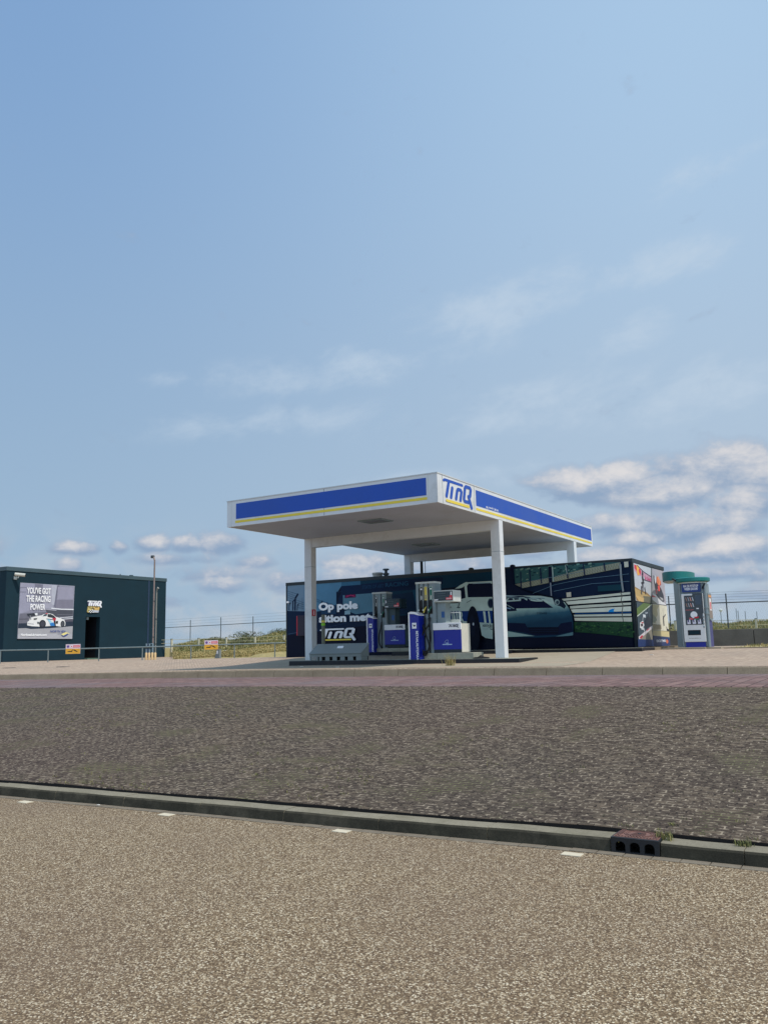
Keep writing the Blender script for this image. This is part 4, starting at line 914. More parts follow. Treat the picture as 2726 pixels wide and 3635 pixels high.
# banner on the sunlit end wall: four prints over a blue band
ba = thing('banner', (X1, YB+2.5, 1.35), 'tall sunlit banner of four motorbike and motocross prints on the building end wall', 'banner')
bn = None; L2 = [0]
def B2(pts, c=None, m=None):
    L2[0] += 1; bn.poly([(X1+.004+L2[0]*.0004, p[0], p[1]) for p in pts], m or KL(c))
def BS(pts, wd, c):
    for a, b in zip(pts, pts[1:]):
        a = Vector(a); b = Vector(b); n = (b-a).normalized(); n = Vector((-n.y, n.x))*wd/2
        B2([a-n, b-n, b+n, a+n], c)
bn = MB()
B2([(28.17,4.138),(30.542,4.109),(30.233,2.834),(29.102,2.841),(28.155,2.869)], (186,190,196))
B2([(28.116,3.341),(28.815,3.257),(29.672,3.205),(30.304,3.078),(30.237,2.846),(29.102,2.844),(28.212,2.878)], (150,118,70)); B2([(28.128,3.284),(28.807,3.227),(30.118,3.071),(30.277,2.985),(30.237,2.846),(29.102,2.844),(28.662,2.9),(28.19,2.999)], (186,158,104)); B2([(29.163,3.065),(30.304,3.078),(30.235,2.839),(29.219,2.845)], (112,108,88)); B2([(28.15,3.055),(28.751,3.02),(29.256,2.979),(29.104,2.848),(28.541,2.867)], (206,172,112))
B2([(28.231,4.101),(28.527,4.071),(29.018,4.008),(29.164,3.913),(29.393,3.897),(30.459,3.824),(30.427,3.606),(30.149,3.607),(29.551,3.621),(29.466,3.736),(28.944,3.736),(28.604,3.731),(28.409,3.836),(28.202,3.881)], (196,150,168))
B2([(28.252,4.074),(28.529,4.078),(28.671,3.985),(29.009,3.978),(29.098,3.879),(28.952,3.766),(28.685,3.824),(28.477,3.884),(28.249,3.957)], (196,44,62)); B2([(28.529,4.078),(28.812,4.091),(28.836,3.966),(28.762,3.902),(28.898,3.778),(28.604,3.731),(28.534,3.888)], (238,170,60))
BS([(29.599,3.789),(29.62,3.654),(29.763,3.738)], .05, (190,60,110)); BS([(29.889,3.761),(29.916,3.64),(30.061,3.725),(30.096,3.635),(30.306,3.723),(30.301,3.599)], .05, (190,60,110))
BS([(28.585,4.082),(29.397,3.913),(30.45,3.793)], .03, (60,50,70)); BS([(29.321,3.638),(30.395,3.604)], .03, (90,70,90))
BS([(29.304,3.892),(29.207,3.751),(29.296,3.547),(29.116,3.419),(29.238,3.335)], .18, (48,44,54)); BS([(28.995,3.502),(29.409,3.53)], .05, (40,36,44)); BS([(29.02,3.384),(28.918,3.114)], .14, (46,46,58)); BS([(29.424,3.374),(29.505,3.138)], .10, (60,60,70)); BS([(29.25,3.485),(29.238,3.335),(29.125,3.241)], .12, (130,132,140)); BS([(29.095,3.343),(28.922,3.232),(28.98,3.132)], .03, (150,150,150))
bn.build('motocross_print', ba); bn = MB()
B2([(30.555,4.11),(32.386,4.117),(32.426,2.824),(30.247,2.837)], (164,158,166)); B2([(30.362,3.233),(31.146,3.14),(32.434,2.849),(30.93,2.852),(30.29,2.985)], (212,212,216)); B2([(30.339,3.156),(31,3.085),(30.325,3.063)], (200,60,76)); B2([(30.29,2.985),(31.122,2.845),(30.249,2.847)], (128,128,110))
B2([(30.754,3.865),(30.974,3.854),(31.103,3.641),(31.769,3.452),(32.1,3.209),(32.166,2.986),(31.944,2.93),(31.254,3.066),(30.96,3.164),(30.778,3.624)], (42,40,50))
B2([(31.227,3.837),(31.498,3.869),(31.84,3.68),(31.732,3.546),(31.395,3.53),(31.169,3.645)], (214,108,60)); BS([(31.46,3.851),(31.602,3.667),(31.529,3.536)], .07, (240,170,120)); B2([(31.29,3.509),(31.627,3.533),(31.565,3.331),(31.332,3.321)], (226,72,62)); BS([(31.017,3.354),(31.035,3.199)], .12, (190,40,60)); BS([(31.171,3.393),(31.067,3.2)], .04, (230,200,200))
EY = [(30.968,3.728)][0]; B2([(EY[0]+.09*cos(k*pi/6), EY[1]+.16*sin(k*pi/6)) for k in range(12)], (216,220,226)); B2([(31.401,3.118),(31.99,3.076),(31.959,2.979),(31.639,3.032)], (170,170,172)); BS([(31.519,3.504),(31.82,3.614)], .05, (180,60,60))
bn.build('orange_motorbike_print', ba); bn = MB()
B2([(28.152,2.854),(29.1,2.834),(30.263,2.832),(29.956,1.569),(28.12,1.602)], (66,80,90)); B2([(28.142,2.611),(29.098,2.829),(30.231,2.828),(28.136,2.382)], (94,116,64)); BS([(28.129,2.353),(30.228,2.815)], .035, (196,206,190)); B2([(30.103,2.071),(29.957,1.572),(28.202,1.601),(29.41,1.859)], (142,136,122)); BS([(28.128,1.63),(29.048,1.815),(30.09,2.026)], .10, (206,200,204)); B2([(28.213,1.644),(28.513,1.728),(28.734,1.713),(28.426,1.614)], (190,50,70)); B2([(29.176,1.858),(29.55,1.933),(29.682,1.978),(29.251,1.917)], (190,70,90))
BS([(29.515,2.645),(29.579,2.453),(29.554,2.155)], .07, (28,36,48)); B2([(29.046,2.223),(29.566,2.408),(29.889,2.279),(29.82,2.039),(29.08,1.931)], (40,46,58)); BS([(28.86,2.381),(29.203,2.372)], .10, (206,214,220)); BS([(28.885,2.367),(28.759,2.219)], .04, (200,206,214)); B2([(28.402,2.143),(28.816,2.22),(28.944,2.061),(28.628,1.944),(28.356,1.971)], (216,216,216)); B2([(28.474,2.101),(28.76,2.118),(28.765,2.031),(28.507,2.015)], (60,40,48)); BS([(28.57,2.145),(28.853,2.148)], .04, (180,60,70)); BS([(28.519,1.957),(28.855,1.945),(28.888,1.858)], .08, (200,206,210)); BS([(29.174,2.475),(29.532,2.497)], .04, (170,180,190))
bn.build('track_motorbike_print', ba); bn = MB()
B2([(30.267,2.823),(32.422,2.813),(32.5,1.649),(30.006,1.718)], (214,208,188)); B2([(30.273,2.802),(31.304,2.8),(30.865,2.633),(30.937,2.449),(30.517,2.319),(30.589,2.136),(30.123,2.162)], (186,176,136)); B2([(30.187,2.465),(30.653,2.351),(30.753,2.261),(30.346,2.164),(30.128,2.177)], (140,146,124)); B2([(30.127,2.131),(31.214,2.08),(31.297,1.925),(30.061,1.905)], (166,150,114)); B2([(30.056,1.89),(32.506,1.882),(32.488,1.657),(30.008,1.725)], (204,188,140))
for k in range(6): BS([(p[0]+k*.20, p[1]) for p in [(30.283,2.118),(30.284,1.951)]], .07, (116,108,84))
BS([(30.06,1.902),(32.465,1.865)], .02, (160,150,120)); BS([(31.769,2.417),(31.738,2.274),(31.754,2.069)], .14, (58,50,54)); BS([(31.768,2.369),(32.111,2.487)], .05, (70,60,62)); BS([(31.776,2.718),(31.783,2.417)], .02, (150,146,140)); BS([(32.14,2.04),(32.192,1.881)], .08, (96,84,74)); BS([(32.173,1.929),(32.476,1.898)], .08, (36,34,40))
bn.build('stunt_print', ba); bn = MB()
B2([(27.957,1.603),(29.963,1.572),(30.004,1.711),(32.498,1.644),(32.503,1.337),(27.93,1.357)], (34,56,104))
(a0, b0), (a1, b1) = [(30.412,1.46),(31.856,1.58)]; L2[0] += 1
text(bn, 'CIRCUIT PARK', (X1+.004+L2[0]*.0004, a0, b0+.02), (0,1,0), (0,0,1), a1-a0, b1-b0-.03, KL((226,228,234)), .04)
BS([(32.058,1.571),(32.026,1.429)], .14, (236,120,60)); BS([(31.928,1.548),(31.897,1.454)], .06, (230,150,110)); BS([(32.22,1.539),(32.191,1.452)], .05, (236,120,60))
bn.build('blue_band', ba)
mb = MB(); (a0, b0), (a1, b1) = [(29.098,2.829),(32.424,2.819)]; mb.tube([(X1+.02, a0-1.4, b0+.02), (X1+.02, a1, b1)], .012, M_dark, 5); mb.tube([(X1+.02, *[(30.58,4.112)][0]), (X1+.02, *[(30.258,2.835)][0])], .010, M_boxg, 5); mb.build('seam', ba)

# raised kerbed strip along the building and under the kiosk
mb = MB(); zq = 1.30
mb.box((-11.0, 26.42, 1.1), (-6.75, 27.99, 1.328), M_island); mb.box((-11.0, 26.38, 1.33), (-6.74, 26.56, 1.343), M_plinth)  # black kerb body: its shadow put into the colour
mb.box((X1+.02, 28.0, 1.1), (-6.74, 32.6, 1.33), M_kerb2)
mb.box((-7.28, 28.95, 1.1), (-5.35, 29.69, 1.30), M_apron, .01); mb.box((-5.34, 29.1, 1.1), (-4.9, 29.69, 1.295), M_apron, .01)
tag(mb.build('building_kerb', origin=(0,0,0)), kind='structure')
mb = MB(); mb.box((-4.88, 29.5, 1.08), (12, 29.75, 1.27), M_kerb2, .01); mb.box((-4.88, 29.76, 1.0), (12, 37.2, 1.262), M_sand); tag(mb.build('verge', origin=(0,0,0)), kind='structure')

# ================================================================ VENDING KIOSK
ky = 29.15
ki = thing('vending_kiosk', (-6.1, ky+.5, 1.30), 'silver and white drinks vending kiosk with round teal roof beside the black building', 'vending machine')
def kb(px): return box_from(px)
x0, x1, za, zb = kb([(-6.021,1.474),(-5.335,3.055)])
zK0, zK1 = za, zb
r0 = [(-6.256,3.641),(-5.138,3.574)]; cxr = (r0[0][0]+r0[1][0])/2; rr = (r0[1][0]-r0[0][0])/2; zr_ = [(-5.594,3.615),(-5.608,3.43)]; zt_ = zr_[0][1]-.02; KT = zt_-.192
mb = MB(); mb.box((x0-.08, ky+.04, 1.30), (x1+.07, ky+.75, KT), M_silver, .02); 
body = mb.build('housing', ki)
mb = MB(); mb.tube([(x1+.075, ky+.02, 1.30), (x1+.075, ky+.02, KT)], .05, M_silver, 12); mb.tube([(x0-.05, ky+.02, 1.30), (x0-.05, ky+.02, KT)], .035, M_silver, 12)
mb.tube([(x1+.075, ky+.02, za+.9), (x1+.075, ky+.02, za+.93)], .08, M_silver, 12); mb.tube([(x1+.075, ky+.02, za+1.1), (x1+.075, ky+.02, za+1.13)], .08, M_silver, 12); mb.build_each('side_tube', body, smooth=True)
mb = MB(); mb.box((x0+.03, ky-.02, 1.30), (x1-.03, ky+.03, za-.005), M_pblue); mb.build('base_panel', body)
# machine front
mb = MB(); mb.box((x0, ky-.06, za), (x1, ky+.035, zb), M_machine, .012); front = mb.build('machine_front', ki)
gx0, gx1, gz0, gz1 = kb([(-5.931,2.03),(-5.376,2.999)])
mb = MB(); mb.box((gx0, ky-.066, gz0), (gx1, ky-.061, gz1), M_glass); mb.box((gx0+.36*(gx1-gx0)*1.35, ky-.07, gz0+(gz1-gz0)*.38), (x1-.01, ky-.067, zb+.01), M_glass); gl = mb.build('window', front)
mb = MB(); W_ = gx1-gx0; H_ = gz1-gz0
for r_, (zf2, n_) in enumerate(((.90,4),(.70,4))):
    for k in range(n_):
        xx = gx0+.04+k*W_*.125; c = [(150,120,110),(160,160,165),(206,150,140),(196,200,206)][k]
        mb.prism([(xx, ky-.072, gz0+H_*zf2+.04), (xx+.025, ky-.072, gz0+H_*zf2+.04), (xx+.055, ky-.072, gz0+H_*zf2-.09), (xx+.028, ky-.072, gz0+H_*zf2-.09)], (0,-.004,0), KL(c))
    mb.box((gx0+.02, ky-.073, gz0+H_*zf2-.105), (gx0+W_*.55, ky-.071, gz0+H_*zf2-.098), M_slate2)
for k in range(3):
    xx = gx0+.05+k*W_*.30; mb.box((xx, ky-.075, gz0+.03), (xx+W_*.19, ky-.071, gz0+.15), KL((206,206,222))); mb.box((xx+.02, ky-.078, gz0+.09), (xx+W_*.19, ky-.0755, gz0+.16), KL((64,56,110)))
    mb.prism([(xx+.06, ky-.079, gz0+.08), (xx+.10, ky-.079, gz0+.09), (xx+.09, ky-.079, gz0+.20), (xx+.06, ky-.079, gz0+.16)], (0,-.002,0), KL((220,224,230)))
mb.box((gx0+.02, ky-.0735, gz0+H_*.50), (gx0+W_*.5, ky-.071, gz0+H_*.515), KL((196,90,90)))
mb.box((gx0+W_*.66, ky-.0745, gz0+H_*.53), (gx0+W_*.80, ky-.071, gz0+H_*.565), KL((226,230,236)))
mb.build_each('product', front)
mb = MB(); a = kb([(-5.583,2.687),(-5.396,3.008)]); mb.box((a[0], ky-.076, a[2]), (a[1], ky-.0712, a[3]), mat('screen_blue', (62,78,96), 1, .25)); mb.build('screen', front)
mb = MB(); cxm = gx0+W_*.50; czm = gz0+H_*.34; mb.lathe((0,0,0), [(.11,0),(.11,.003)], KL((226,230,232)), 20); mb.v = [(cxm+v[0], ky-.079-v[2], czm+v[1]) for v in mb.v]
mb.prism([(cxm-.02, ky-.0835, czm-.07), (cxm+.14, ky-.0835, czm-.06), (cxm+.15, ky-.0835, czm-.11), (cxm+.05, ky-.0835, czm-.125)], (0,-.002,0), M_red)
mb.prism([(cxm-.15, ky-.0795, czm-.09), (cxm-.03, ky-.0795, czm-.12), (cxm-.03, ky-.0795, czm-.16), (cxm-.15, ky-.0795, czm-.15)], (0,-.002,0), KL((200,90,100)))
mb.prism([(cxm+.02, ky-.0795, czm-.135), (cxm+.15, ky-.0795, czm-.125), (cxm+.16, ky-.0795, czm-.16), (cxm+.04, ky-.0795, czm-.17)], (0,-.002,0), KL((40,120,100))); mb.build('round_sticker', front)
mb = MB(); a = kb([(-5.892,1.692),(-5.485,1.859)]); mb.box((a[0], ky-.066, a[2]), (a[1], ky-.0612, a[3]), M_dark); mb.box((a[0]+.05, ky-.07, a[2]+.03), (a[1]-.05, ky-.067, a[3]-.03), M_slate); mb.build('pickup_flap', front)
mb = MB(); a = kb([(-5.875,1.581),(-5.493,1.602)]); text(mb, 'SMAAKEXPRESS.NL', (a[0], ky-.063, a[2]), UX, UZ, a[1]-a[0], .022, M_dark, .0); mb.build('lettering', front)
mb = MB()
for k in range(4): mb.box((x1-.05, ky-.085, za+.45+k*.11), (x1-.01, ky-.0605, za+.51+k*.11), M_silver, .004)
mb.build_each('lock', front)
# header
a = kb([(-5.987,3.113),(-5.393,3.436)]); mb = MB(); mb.box((a[0], ky-.05, a[2]), (a[1], ky+.035, a[3]+.04), mat('header_blue', (26,60,130), 1, .4)); hd_ = mb.build('header_sign', ki)
mb = MB(); q = kb([(-5.931,3.281),(-5.453,3.35)]); text(mb, 'NA DE PITSTOP', (q[0], ky-.054, (q[2]+q[3])/2-.045), UX, UZ, q[1]-q[0], .085, KL((206,212,222)), .045); mb.build('lettering', hd_); mb = MB()
q = kb([(-5.907,3.187),(-5.47,3.249)]); text(mb, 'WEER DOOR?', (q[0], ky-.054, (q[2]+q[3])/2-.045), UX, UZ, q[1]-q[0], .085, KL((206,212,222)), .045); mb.build('lettering', hd_)
# side banner frame turned to the right
mb = MB(); mb.box((x1+.085, ky+.10, za+.72), (x1+.135, ky+.70, zb+.02), M_silver, .006); sbn = mb.build('side_frame', ki)
mb = MB(); mb.box((x1+.1355, ky+.12, za+.76), (x1+.138, ky+.68, zb-.02), KL((132,118,108))); mb.box((x1+.1385, ky+.25, za+1.02), (x1+.140, ky+.55, za+1.42), KL((220,214,214))); mb.box((x1+.1405, ky+.32, za+1.06), (x1+.142, ky+.48, za+1.30), KL((206,70,80))); mb.box((x1+.1385, ky+.14, za+1.46), (x1+.140, ky+.66, zb-.06), KL((206,140,80))); mb.build('side_poster', sbn)
mb = MB(); mb.box((x1+.072, ky+.05, 1.30), (x1+.09, ky+.74, za+.70), mat('kiosk_purple', (74,74,128), 1, .5)); mb.build('side_panel', body)
mb = MB(); mb.tube([(x0-.08, ky+.02, zb+.42), (x0-.26, ky-.03, zb+.54)], .03, M_dark, 8); mb.tube([(x1+.09, ky+.0, KT-.02), (x1+.0, ky-.02, KT-.2)], .035, M_dark, 8); mb.build_each('spotlight', ki)
# roofs
cyr = ky+.30
mb = MB(); mb.lathe((cxr, cyr, zt_-.15), [(rr-.06,0),(rr,.03),(rr,.13),(rr-.04,.15),(.02,.17)], M_teal, 36); mb.build('round_roof', ki, smooth=True)
mb = MB(); mb.lathe((cxr, cyr, zt_-.19), [(rr-.10,0),(rr-.10,.038)], M_pumpl, 30); mb.build('roof_underside', ki)
q = [(-6.948,3.84),(-5.946,3.922)]; xa, xb = q[0][0]-.0, q[1][0]; zc = q[1][1]
pts = []; n = 16; cx2 = xb-.9*1.0; 
mb = MB(); cq = ((xa+xb)/2, ky+1.75); ra = (xb-xa)/2; A = [(cq[0]+ra*cos(pi+pi*k/24), cq[1]+.98*sin(pi+pi*k/24)) for k in range(25)]+[(xb, ky+2.1), (xa, ky+2.1)]
mb.prism([(a_[0], a_[1], zc-.33) for a_ in A], (0,0,.31), M_teal); mb.build('rear_roof', ki)
mb = MB(); mb.prism([(a_[0]*.96+xb*.04, a_[1]+.04, zc-.36) for a_ in A], (0,0,.028), M_pumpl); mb.box((xb-.5, ky+.9, 1.3), (xb+.0, ky+1.7, zc-.365), M_silver); mb.build('rear_column', ki)

# ================================================================ LEFT BUILDING
LX, LY0, LY1, LZ0, LZ1 = -37.69, 25.88, 36.66, 1.0, 5.893
dy0, dy1, dzt = 30.79, 31.755, 3.475
lb = thing('slate_building', (LX-3, 31.3, 1.163), 'dark slate blue flat-roofed building with a recessed door left of the pumps', 'building')
mb = MB()
for (a, b, c, d) in ((LY0, dy0, LZ0, LZ1-.2), (dy1, LY1, LZ0, LZ1-.2), (dy0, dy1, dzt, LZ1-.2)): mb.box((LX-.3, a, c), (LX, b, d), M_slate)
mb.box((LX-7, LY1-.3, LZ0), (LX-.301, LY1, LZ1-.2), M_slate); mb.box((LX-7, LY0, LZ0), (LX-6.7, LY1-.301, LZ1-.2), M_slate)
# glazed end wall: frame around panes
for a, b in ((LX-.55, LX-.301), (LX-3.2, LX-3.05), (LX-6.699, LX-6.4)): mb.box((a, LY0, LZ0), (b, LY0+.3, LZ1-.2), M_slate)
for c, d in ((LZ0, 1.5), (3.0, 3.15), (4.3, 4.42)): mb.box((LX-6.4, LY0+.002, c), (LX-.55, LY0+.29, d), M_slate)
lw = mb.build('wall', lb)
mb = MB(); mb.box((LX-6.4, LY0+.13, 1.5), (LX-.55, LY0+.15, LZ1-.2), mat('window_glass', (120,160,190), 1, .05, spec=1.0)); mb.build('window', lb)
mb = MB(); mb.box((LX-7.03, LY0-.03, LZ1-.199), (LX+.03, LY0+.25, LZ1), M_slate2); mb.box((LX-.25, LY0+.251, LZ1-.199), (LX+.03, LY1+.03, LZ1), M_slate2)
mb.box((LX-7.03, LY0+.251, LZ1-.198), (LX-.251, LY1+.03, LZ1-.05), M_slate); mb.build('roof', lb)
mb = MB(); mb.box((LX+.0005, LY0, 1.0), (LX+.016, LY1, 1.17), M_dark); mb.build('skirting', lw)
mb = MB(); yq = (LY0+LY1)/2
mb.box((LX-1.5, dy0-.1, LZ0), (LX-1.3, dy1+.1, dzt+.2), M_dark); mb.box((LX-1.3, dy0-.1, LZ0), (LX-.301, dy0, dzt+.2), M_dark); mb.box((LX-1.3, dy1, LZ0), (LX-.301, dy1+.1, dzt+.2), M_dark); mb.box((LX-1.3, dy0, dzt), (LX-.301, dy1, dzt+.2), M_dark); mb.build('door_recess', lb)
mb = MB(); mb.box((LX-1.29, dy0+.01, 1.2), (LX-1.24, dy0+.55, dzt-.01), M_navy); dr = mb.build('door', lb)
mb = MB(); mb.box((LX-1.235, dy0+.46, 2.2), (LX-1.20, dy0+.50, 2.4), M_silver); mb.build('handle', dr)
mb = MB(); mb.box((LX-.9, dy0+.0, 1.10), (LX+.25, dy0+.70, 1.24), mat('green_mat', (84,110,96), 1, .8)); mb.build('doorstep', lb)
mb = MB(); mb.box((LX-.25, dy0+.16, dzt-.16), (LX-.12, dy0+.30, dzt-.001), M_pumpg, .01); mb.build('door_lamp', lb)
mb = MB(); mb.lathe((LX-.1, 34.0, LZ1-.003), [(.12,0),(.12,.05),(.02,.07)], M_slate2, 10); mb.box((LX-.05, 33.1, LZ1), (LX-.01, 33.14, LZ1+.06), M_post); mb.build_each('roof_cap', lb)
# shallow downpipe channel right of the middle
mb = MB(); mb.box((LX+.0005, 35.23, 1.17), (LX+.01, 35.34, LZ1-.2), mat('slate_blue', (36,56,84), 1, .6)); mb.build('wall_seam', lw)
# CCTV camera
cc = thing('security_camera', (LX, 26.45, 5.3), 'pale security camera on a bracket at the top left corner of the slate building', 'camera')
mb = MB(); mb.tube([(LX+.10, 26.28, 5.52), (LX+.45, 26.62, 5.47)], .085, mat('camera_shell', (206,204,192), 1, .5), 12); mb.build('housing', cc, smooth=True)
mb = MB(); mb.tube([(LX+.44, 26.612, 5.471), (LX+.47, 26.64, 5.467)], .06, M_black, 12); mb.build('lens', cc)
mb = MB(); mb.box((LX+.0, 26.28, 5.26), (LX+.06, 26.44, 5.42), M_pumpl, .01); mb.tube([(LX+.05,26.36,5.34),(LX+.2,26.40,5.34),(LX+.22,26.42,5.46)], .03, M_pumpl, 8); mb.build('bracket', cc)

# poster on the slate building
po = thing('wall_poster', (LX, 28.3, 2.29), 'square grey racing poster with a white coupe on the slate building wall', 'poster')
pm = MB(); L3 = [0]
def P2(pts, c=None, m=None):
    L3[0] += 1; pm.poly([(LX+.035+L3[0]*.0008, p[0], p[1]) for p in pts], m or KL(c))
def PS(pts, wd, c):
    for a, b in zip(pts, pts[1:]):
        a = Vector(a); b = Vector(b); n = (b-a).normalized(); n = Vector((-n.y, n.x))*wd/2
        P2([a-n, b-n, b+n, a+n], c)
pb = [(26.635,2.307),(29.96,5.11)]
mbp = MB(); mbp.prism([(LX+.001, p[0], p[1]) for p in [(26.663,5.12),(29.96,5.11),(29.908,2.28),(26.635,2.303)]], (.034,0,0), KL((170,172,186))); mbp.build('panel', po)
P2([(26.666,5.106),(29.948,5.097),(29.919,3.171),(26.65,3.065)], (134,134,150))
P2([(26.666,5.106),(27.493,5.1),(27.491,3.77),(26.668,3.554)], (146,146,164)); P2([(27.493,5.1),(27.982,5.1),(27.919,4.465),(27.509,4.33)], (112,112,128)); P2([(27.982,5.1),(28.806,5.1),(28.739,4.209),(28.613,3.837),(28.043,3.864)], (156,156,170))
P2([(28.529,5.095),(28.843,5.093),(28.723,4.044),(28.553,4.08)], (170,172,184)); P2([(28.843,5.093),(28.99,5.092),(28.854,4.336),(28.803,3.883),(28.701,4.003)], (108,108,124)); P2([(28.895,5.017),(29.888,5.022),(29.891,4.371),(28.879,4.336)], (144,142,160)); P2([(28.855,4.315),(29.897,4.35),(29.908,3.869),(28.803,3.883)], (120,118,134))
P2([(26.712,3.555),(27.959,3.66),(29.911,3.807),(29.919,3.171),(26.65,3.065)], (104,104,116)); P2([(28.187,3.786),(29.903,3.817),(29.905,3.494),(28.921,3.435),(28.339,3.588)], (72,74,84)); P2([(28.925,3.354),(29.911,3.348),(29.914,3.171),(28.692,3.188)], (82,80,92))
PS([(28.539,3.876),(29.145,3.84),(29.94,3.845)], .06, (214,216,222)); PS([(28.234,3.808),(28.857,3.772)], .04, (160,160,170)); PS([(29.093,3.387),(29.906,3.456)], .035, (206,208,214)); PS([(29.292,3.318),(29.923,3.369)], .035, (206,208,214)); PS([(28.915,3.558),(29.902,3.556)], .02, (120,120,132)); PS([(26.654,4.655),(26.99,4.661)], .015, (100,100,116)); PS([(26.643,4.879),(27.046,4.906)], .012, (90,92,110)); PS([(26.66,3.284),(27.196,3.308)], .02, (80,76,86))
P2([(26.641,3.065),(29.918,3.202),(29.924,2.932),(28.003,2.779),(26.63,2.812)], (34,46,62)); P2([(26.636,2.82),(27.085,2.834),(27.358,2.792),(28.47,2.837),(29.921,2.957),(29.913,2.286),(26.637,2.311)], (158,158,162)); P2([(26.642,2.54),(29.912,2.538),(29.913,2.286),(26.637,2.307)], (166,166,172))
# coupe
P2([(27.14,2.992),(27.147,3.149),(27.246,3.21),(27.284,3.349),(27.441,3.401),(27.829,3.477),(28.014,3.501),(28.197,3.585),(28.433,3.606),(28.625,3.573),(28.824,3.434),(29.167,3.357),(29.367,3.278),(29.443,3.135),(29.431,2.97),(29.139,2.927),(28.798,2.965),(28.299,2.941),(27.856,2.918),(27.419,2.935),(27.168,2.972)], (222,222,220))
P2([(27.97,3.44),(28.175,3.564),(28.292,3.576),(28.274,3.465)], (60,74,86)); P2([(28.316,3.567),(28.506,3.571),(28.701,3.493),(28.826,3.393),(28.804,3.352),(28.323,3.415)], (44,48,56)); P2([(27.946,3.459),(28.058,3.552),(28.105,3.543),(28.017,3.44)], (226,230,230))
EC = [(28.04,3.055)][0]; P2([(EC[0]+.20*cos(k*pi/10), EC[1]+.21*sin(k*pi/10)) for k in range(20)], (34,36,44)); P2([(EC[0]+.13*cos(k*pi/8), EC[1]+.14*sin(k*pi/8)) for k in range(16)], (62,64,74))
EC = [(29.266,3.067)][0]; P2([(EC[0]+.13*cos(k*pi/10), EC[1]+.17*sin(k*pi/10)) for k in range(20)], (40,44,50)); P2([(EC[0]+.08*cos(k*pi/8), EC[1]+.12*sin(k*pi/8)) for k in range(16)], (74,78,84))
P2([(28.281,3.324),(28.447,3.306),(28.597,3.166),(28.77,3.046),(28.774,2.961),(28.511,2.959),(28.457,3.104),(28.355,3.244)], (150,200,220)); P2([(28.458,3.084),(28.693,3.147),(28.798,2.965),(28.535,2.959)], (40,120,190)); P2([(28.611,3.369),(28.851,3.373),(28.8,3.189),(28.797,2.985),(28.689,3.249)], (180,40,60)); P2([(28.715,3.188),(28.808,3.27),(28.846,2.965),(28.774,2.965)], (24,24,34)); PS([(28.257,3.323),(28.639,3.288)], .03, (40,60,70))
PS([(27.117,3.524),(27.639,3.574)], .06, (40,44,54)); PS([(27.165,3.465),(27.642,3.514)], .035, (48,52,60)); P2([(27.534,3.591),(27.706,3.615),(27.712,3.485),(27.597,3.483)], (216,220,224)); PS([(27.277,3.487),(27.334,3.27)], .04, (130,134,140)); P2([(27.49,3.332),(27.708,3.345),(27.676,3.285),(27.517,3.263)], (40,34,38)); P2([(27.705,3.166),(27.844,3.157),(27.826,3.053),(27.734,3.06)], (90,96,100)); P2([(28.835,3.21),(28.967,3.222),(28.962,3.079),(28.852,3.088)], (30,34,38)); PS([(28.197,3.585),(28.314,3.603)], .03, (220,70,90)); PS([(27.162,3.09),(27.527,3.054)], .03, (190,190,194))
def ptext(s, px, h, c, off=.02, sh=0.0):
    (a0, b0), (a1, b1) = px; L3[0] += 1; v = Vector((0, a1-a0, b1-b0)); text(pm, s, (LX+.035+L3[0]*.0008, a0, b0), v.normalized(), UZ, v.length, h, KL(c), off, sh)
ptext("YOU'VE GOT", [(27.028,4.581),(28.445,4.597)], .33, (240,240,240), .03); ptext("THE RACING", [(27.016,4.17),(28.448,4.183)], .33, (240,240,240), .03); ptext("POWER", [(27.268,3.761),(28.153,3.776)], .31, (240,240,240), .03)
ptext("NORTH SEA", [(28.499,2.62),(29.466,2.616)], .115, (70,84,140), .02, .2); ptext("LUBRICANTS", [(28.974,2.543),(29.352,2.543)], .04, (110,118,150), .0); ptext("Northsealubricants.com", [(26.793,2.439),(28.3,2.439)], .13, (236,238,240), .03)
P2([(29.182,2.518),(29.301,2.579),(29.446,2.631),(29.557,2.621),(29.721,2.555),(29.572,2.559),(29.452,2.497),(29.331,2.457)], (226,214,140)); P2([(29.182,2.508),(29.331,2.453),(29.452,2.508),(29.572,2.569),(29.647,2.549),(29.528,2.456),(29.407,2.405),(29.284,2.416)], (52,74,140))
pm.build('print', po)

# station sign above the door
sg = thing('station_sign', (LX, 31.3, 4.0), 'small shaped sign with white lettering over yellow checkered board above the slate building door', 'sign')
mb = MB(); mb.prism([(LX+.001, a, b) for a, b in [(30.876,4.033),(31.673,4.046),(31.584,3.709),(30.878,3.705),(30.838,3.762),(30.863,3.906)]], (.05,0,0), KL((196,176,110))); brd = mb.build('board', sg)
mb = MB(); mb.prism([(LX+.0515, a, b) for a, b in [(31.184,3.842),(31.625,3.834),(31.584,3.716),(31.133,3.714)]], (.003,0,0), KL((176,180,192))); mb.prism([(LX+.0515, a, b) for a, b in [(31.188,4.023),(31.662,4.033),(31.636,3.88),(31.329,3.867)]], (.003,0,0), KL((206,170,100)))
for i in range(4):
    for j in range(3):
        if (i+j) % 2 == 0:
            q = Vector([(30.917,3.836)][0])+Vector((i*.075+j*.02, -j*.055+i*.01)); mb.box((LX+.056, q.x, q.y-.05), (LX+.059, q.x+.07, q.y), M_dark)
        else:
            q = Vector([(30.917,3.836)][0])+Vector((i*.075+j*.02, -j*.055+i*.01)); mb.box((LX+.056, q.x, q.y-.05), (LX+.059, q.x+.07, q.y), M_pwhite)
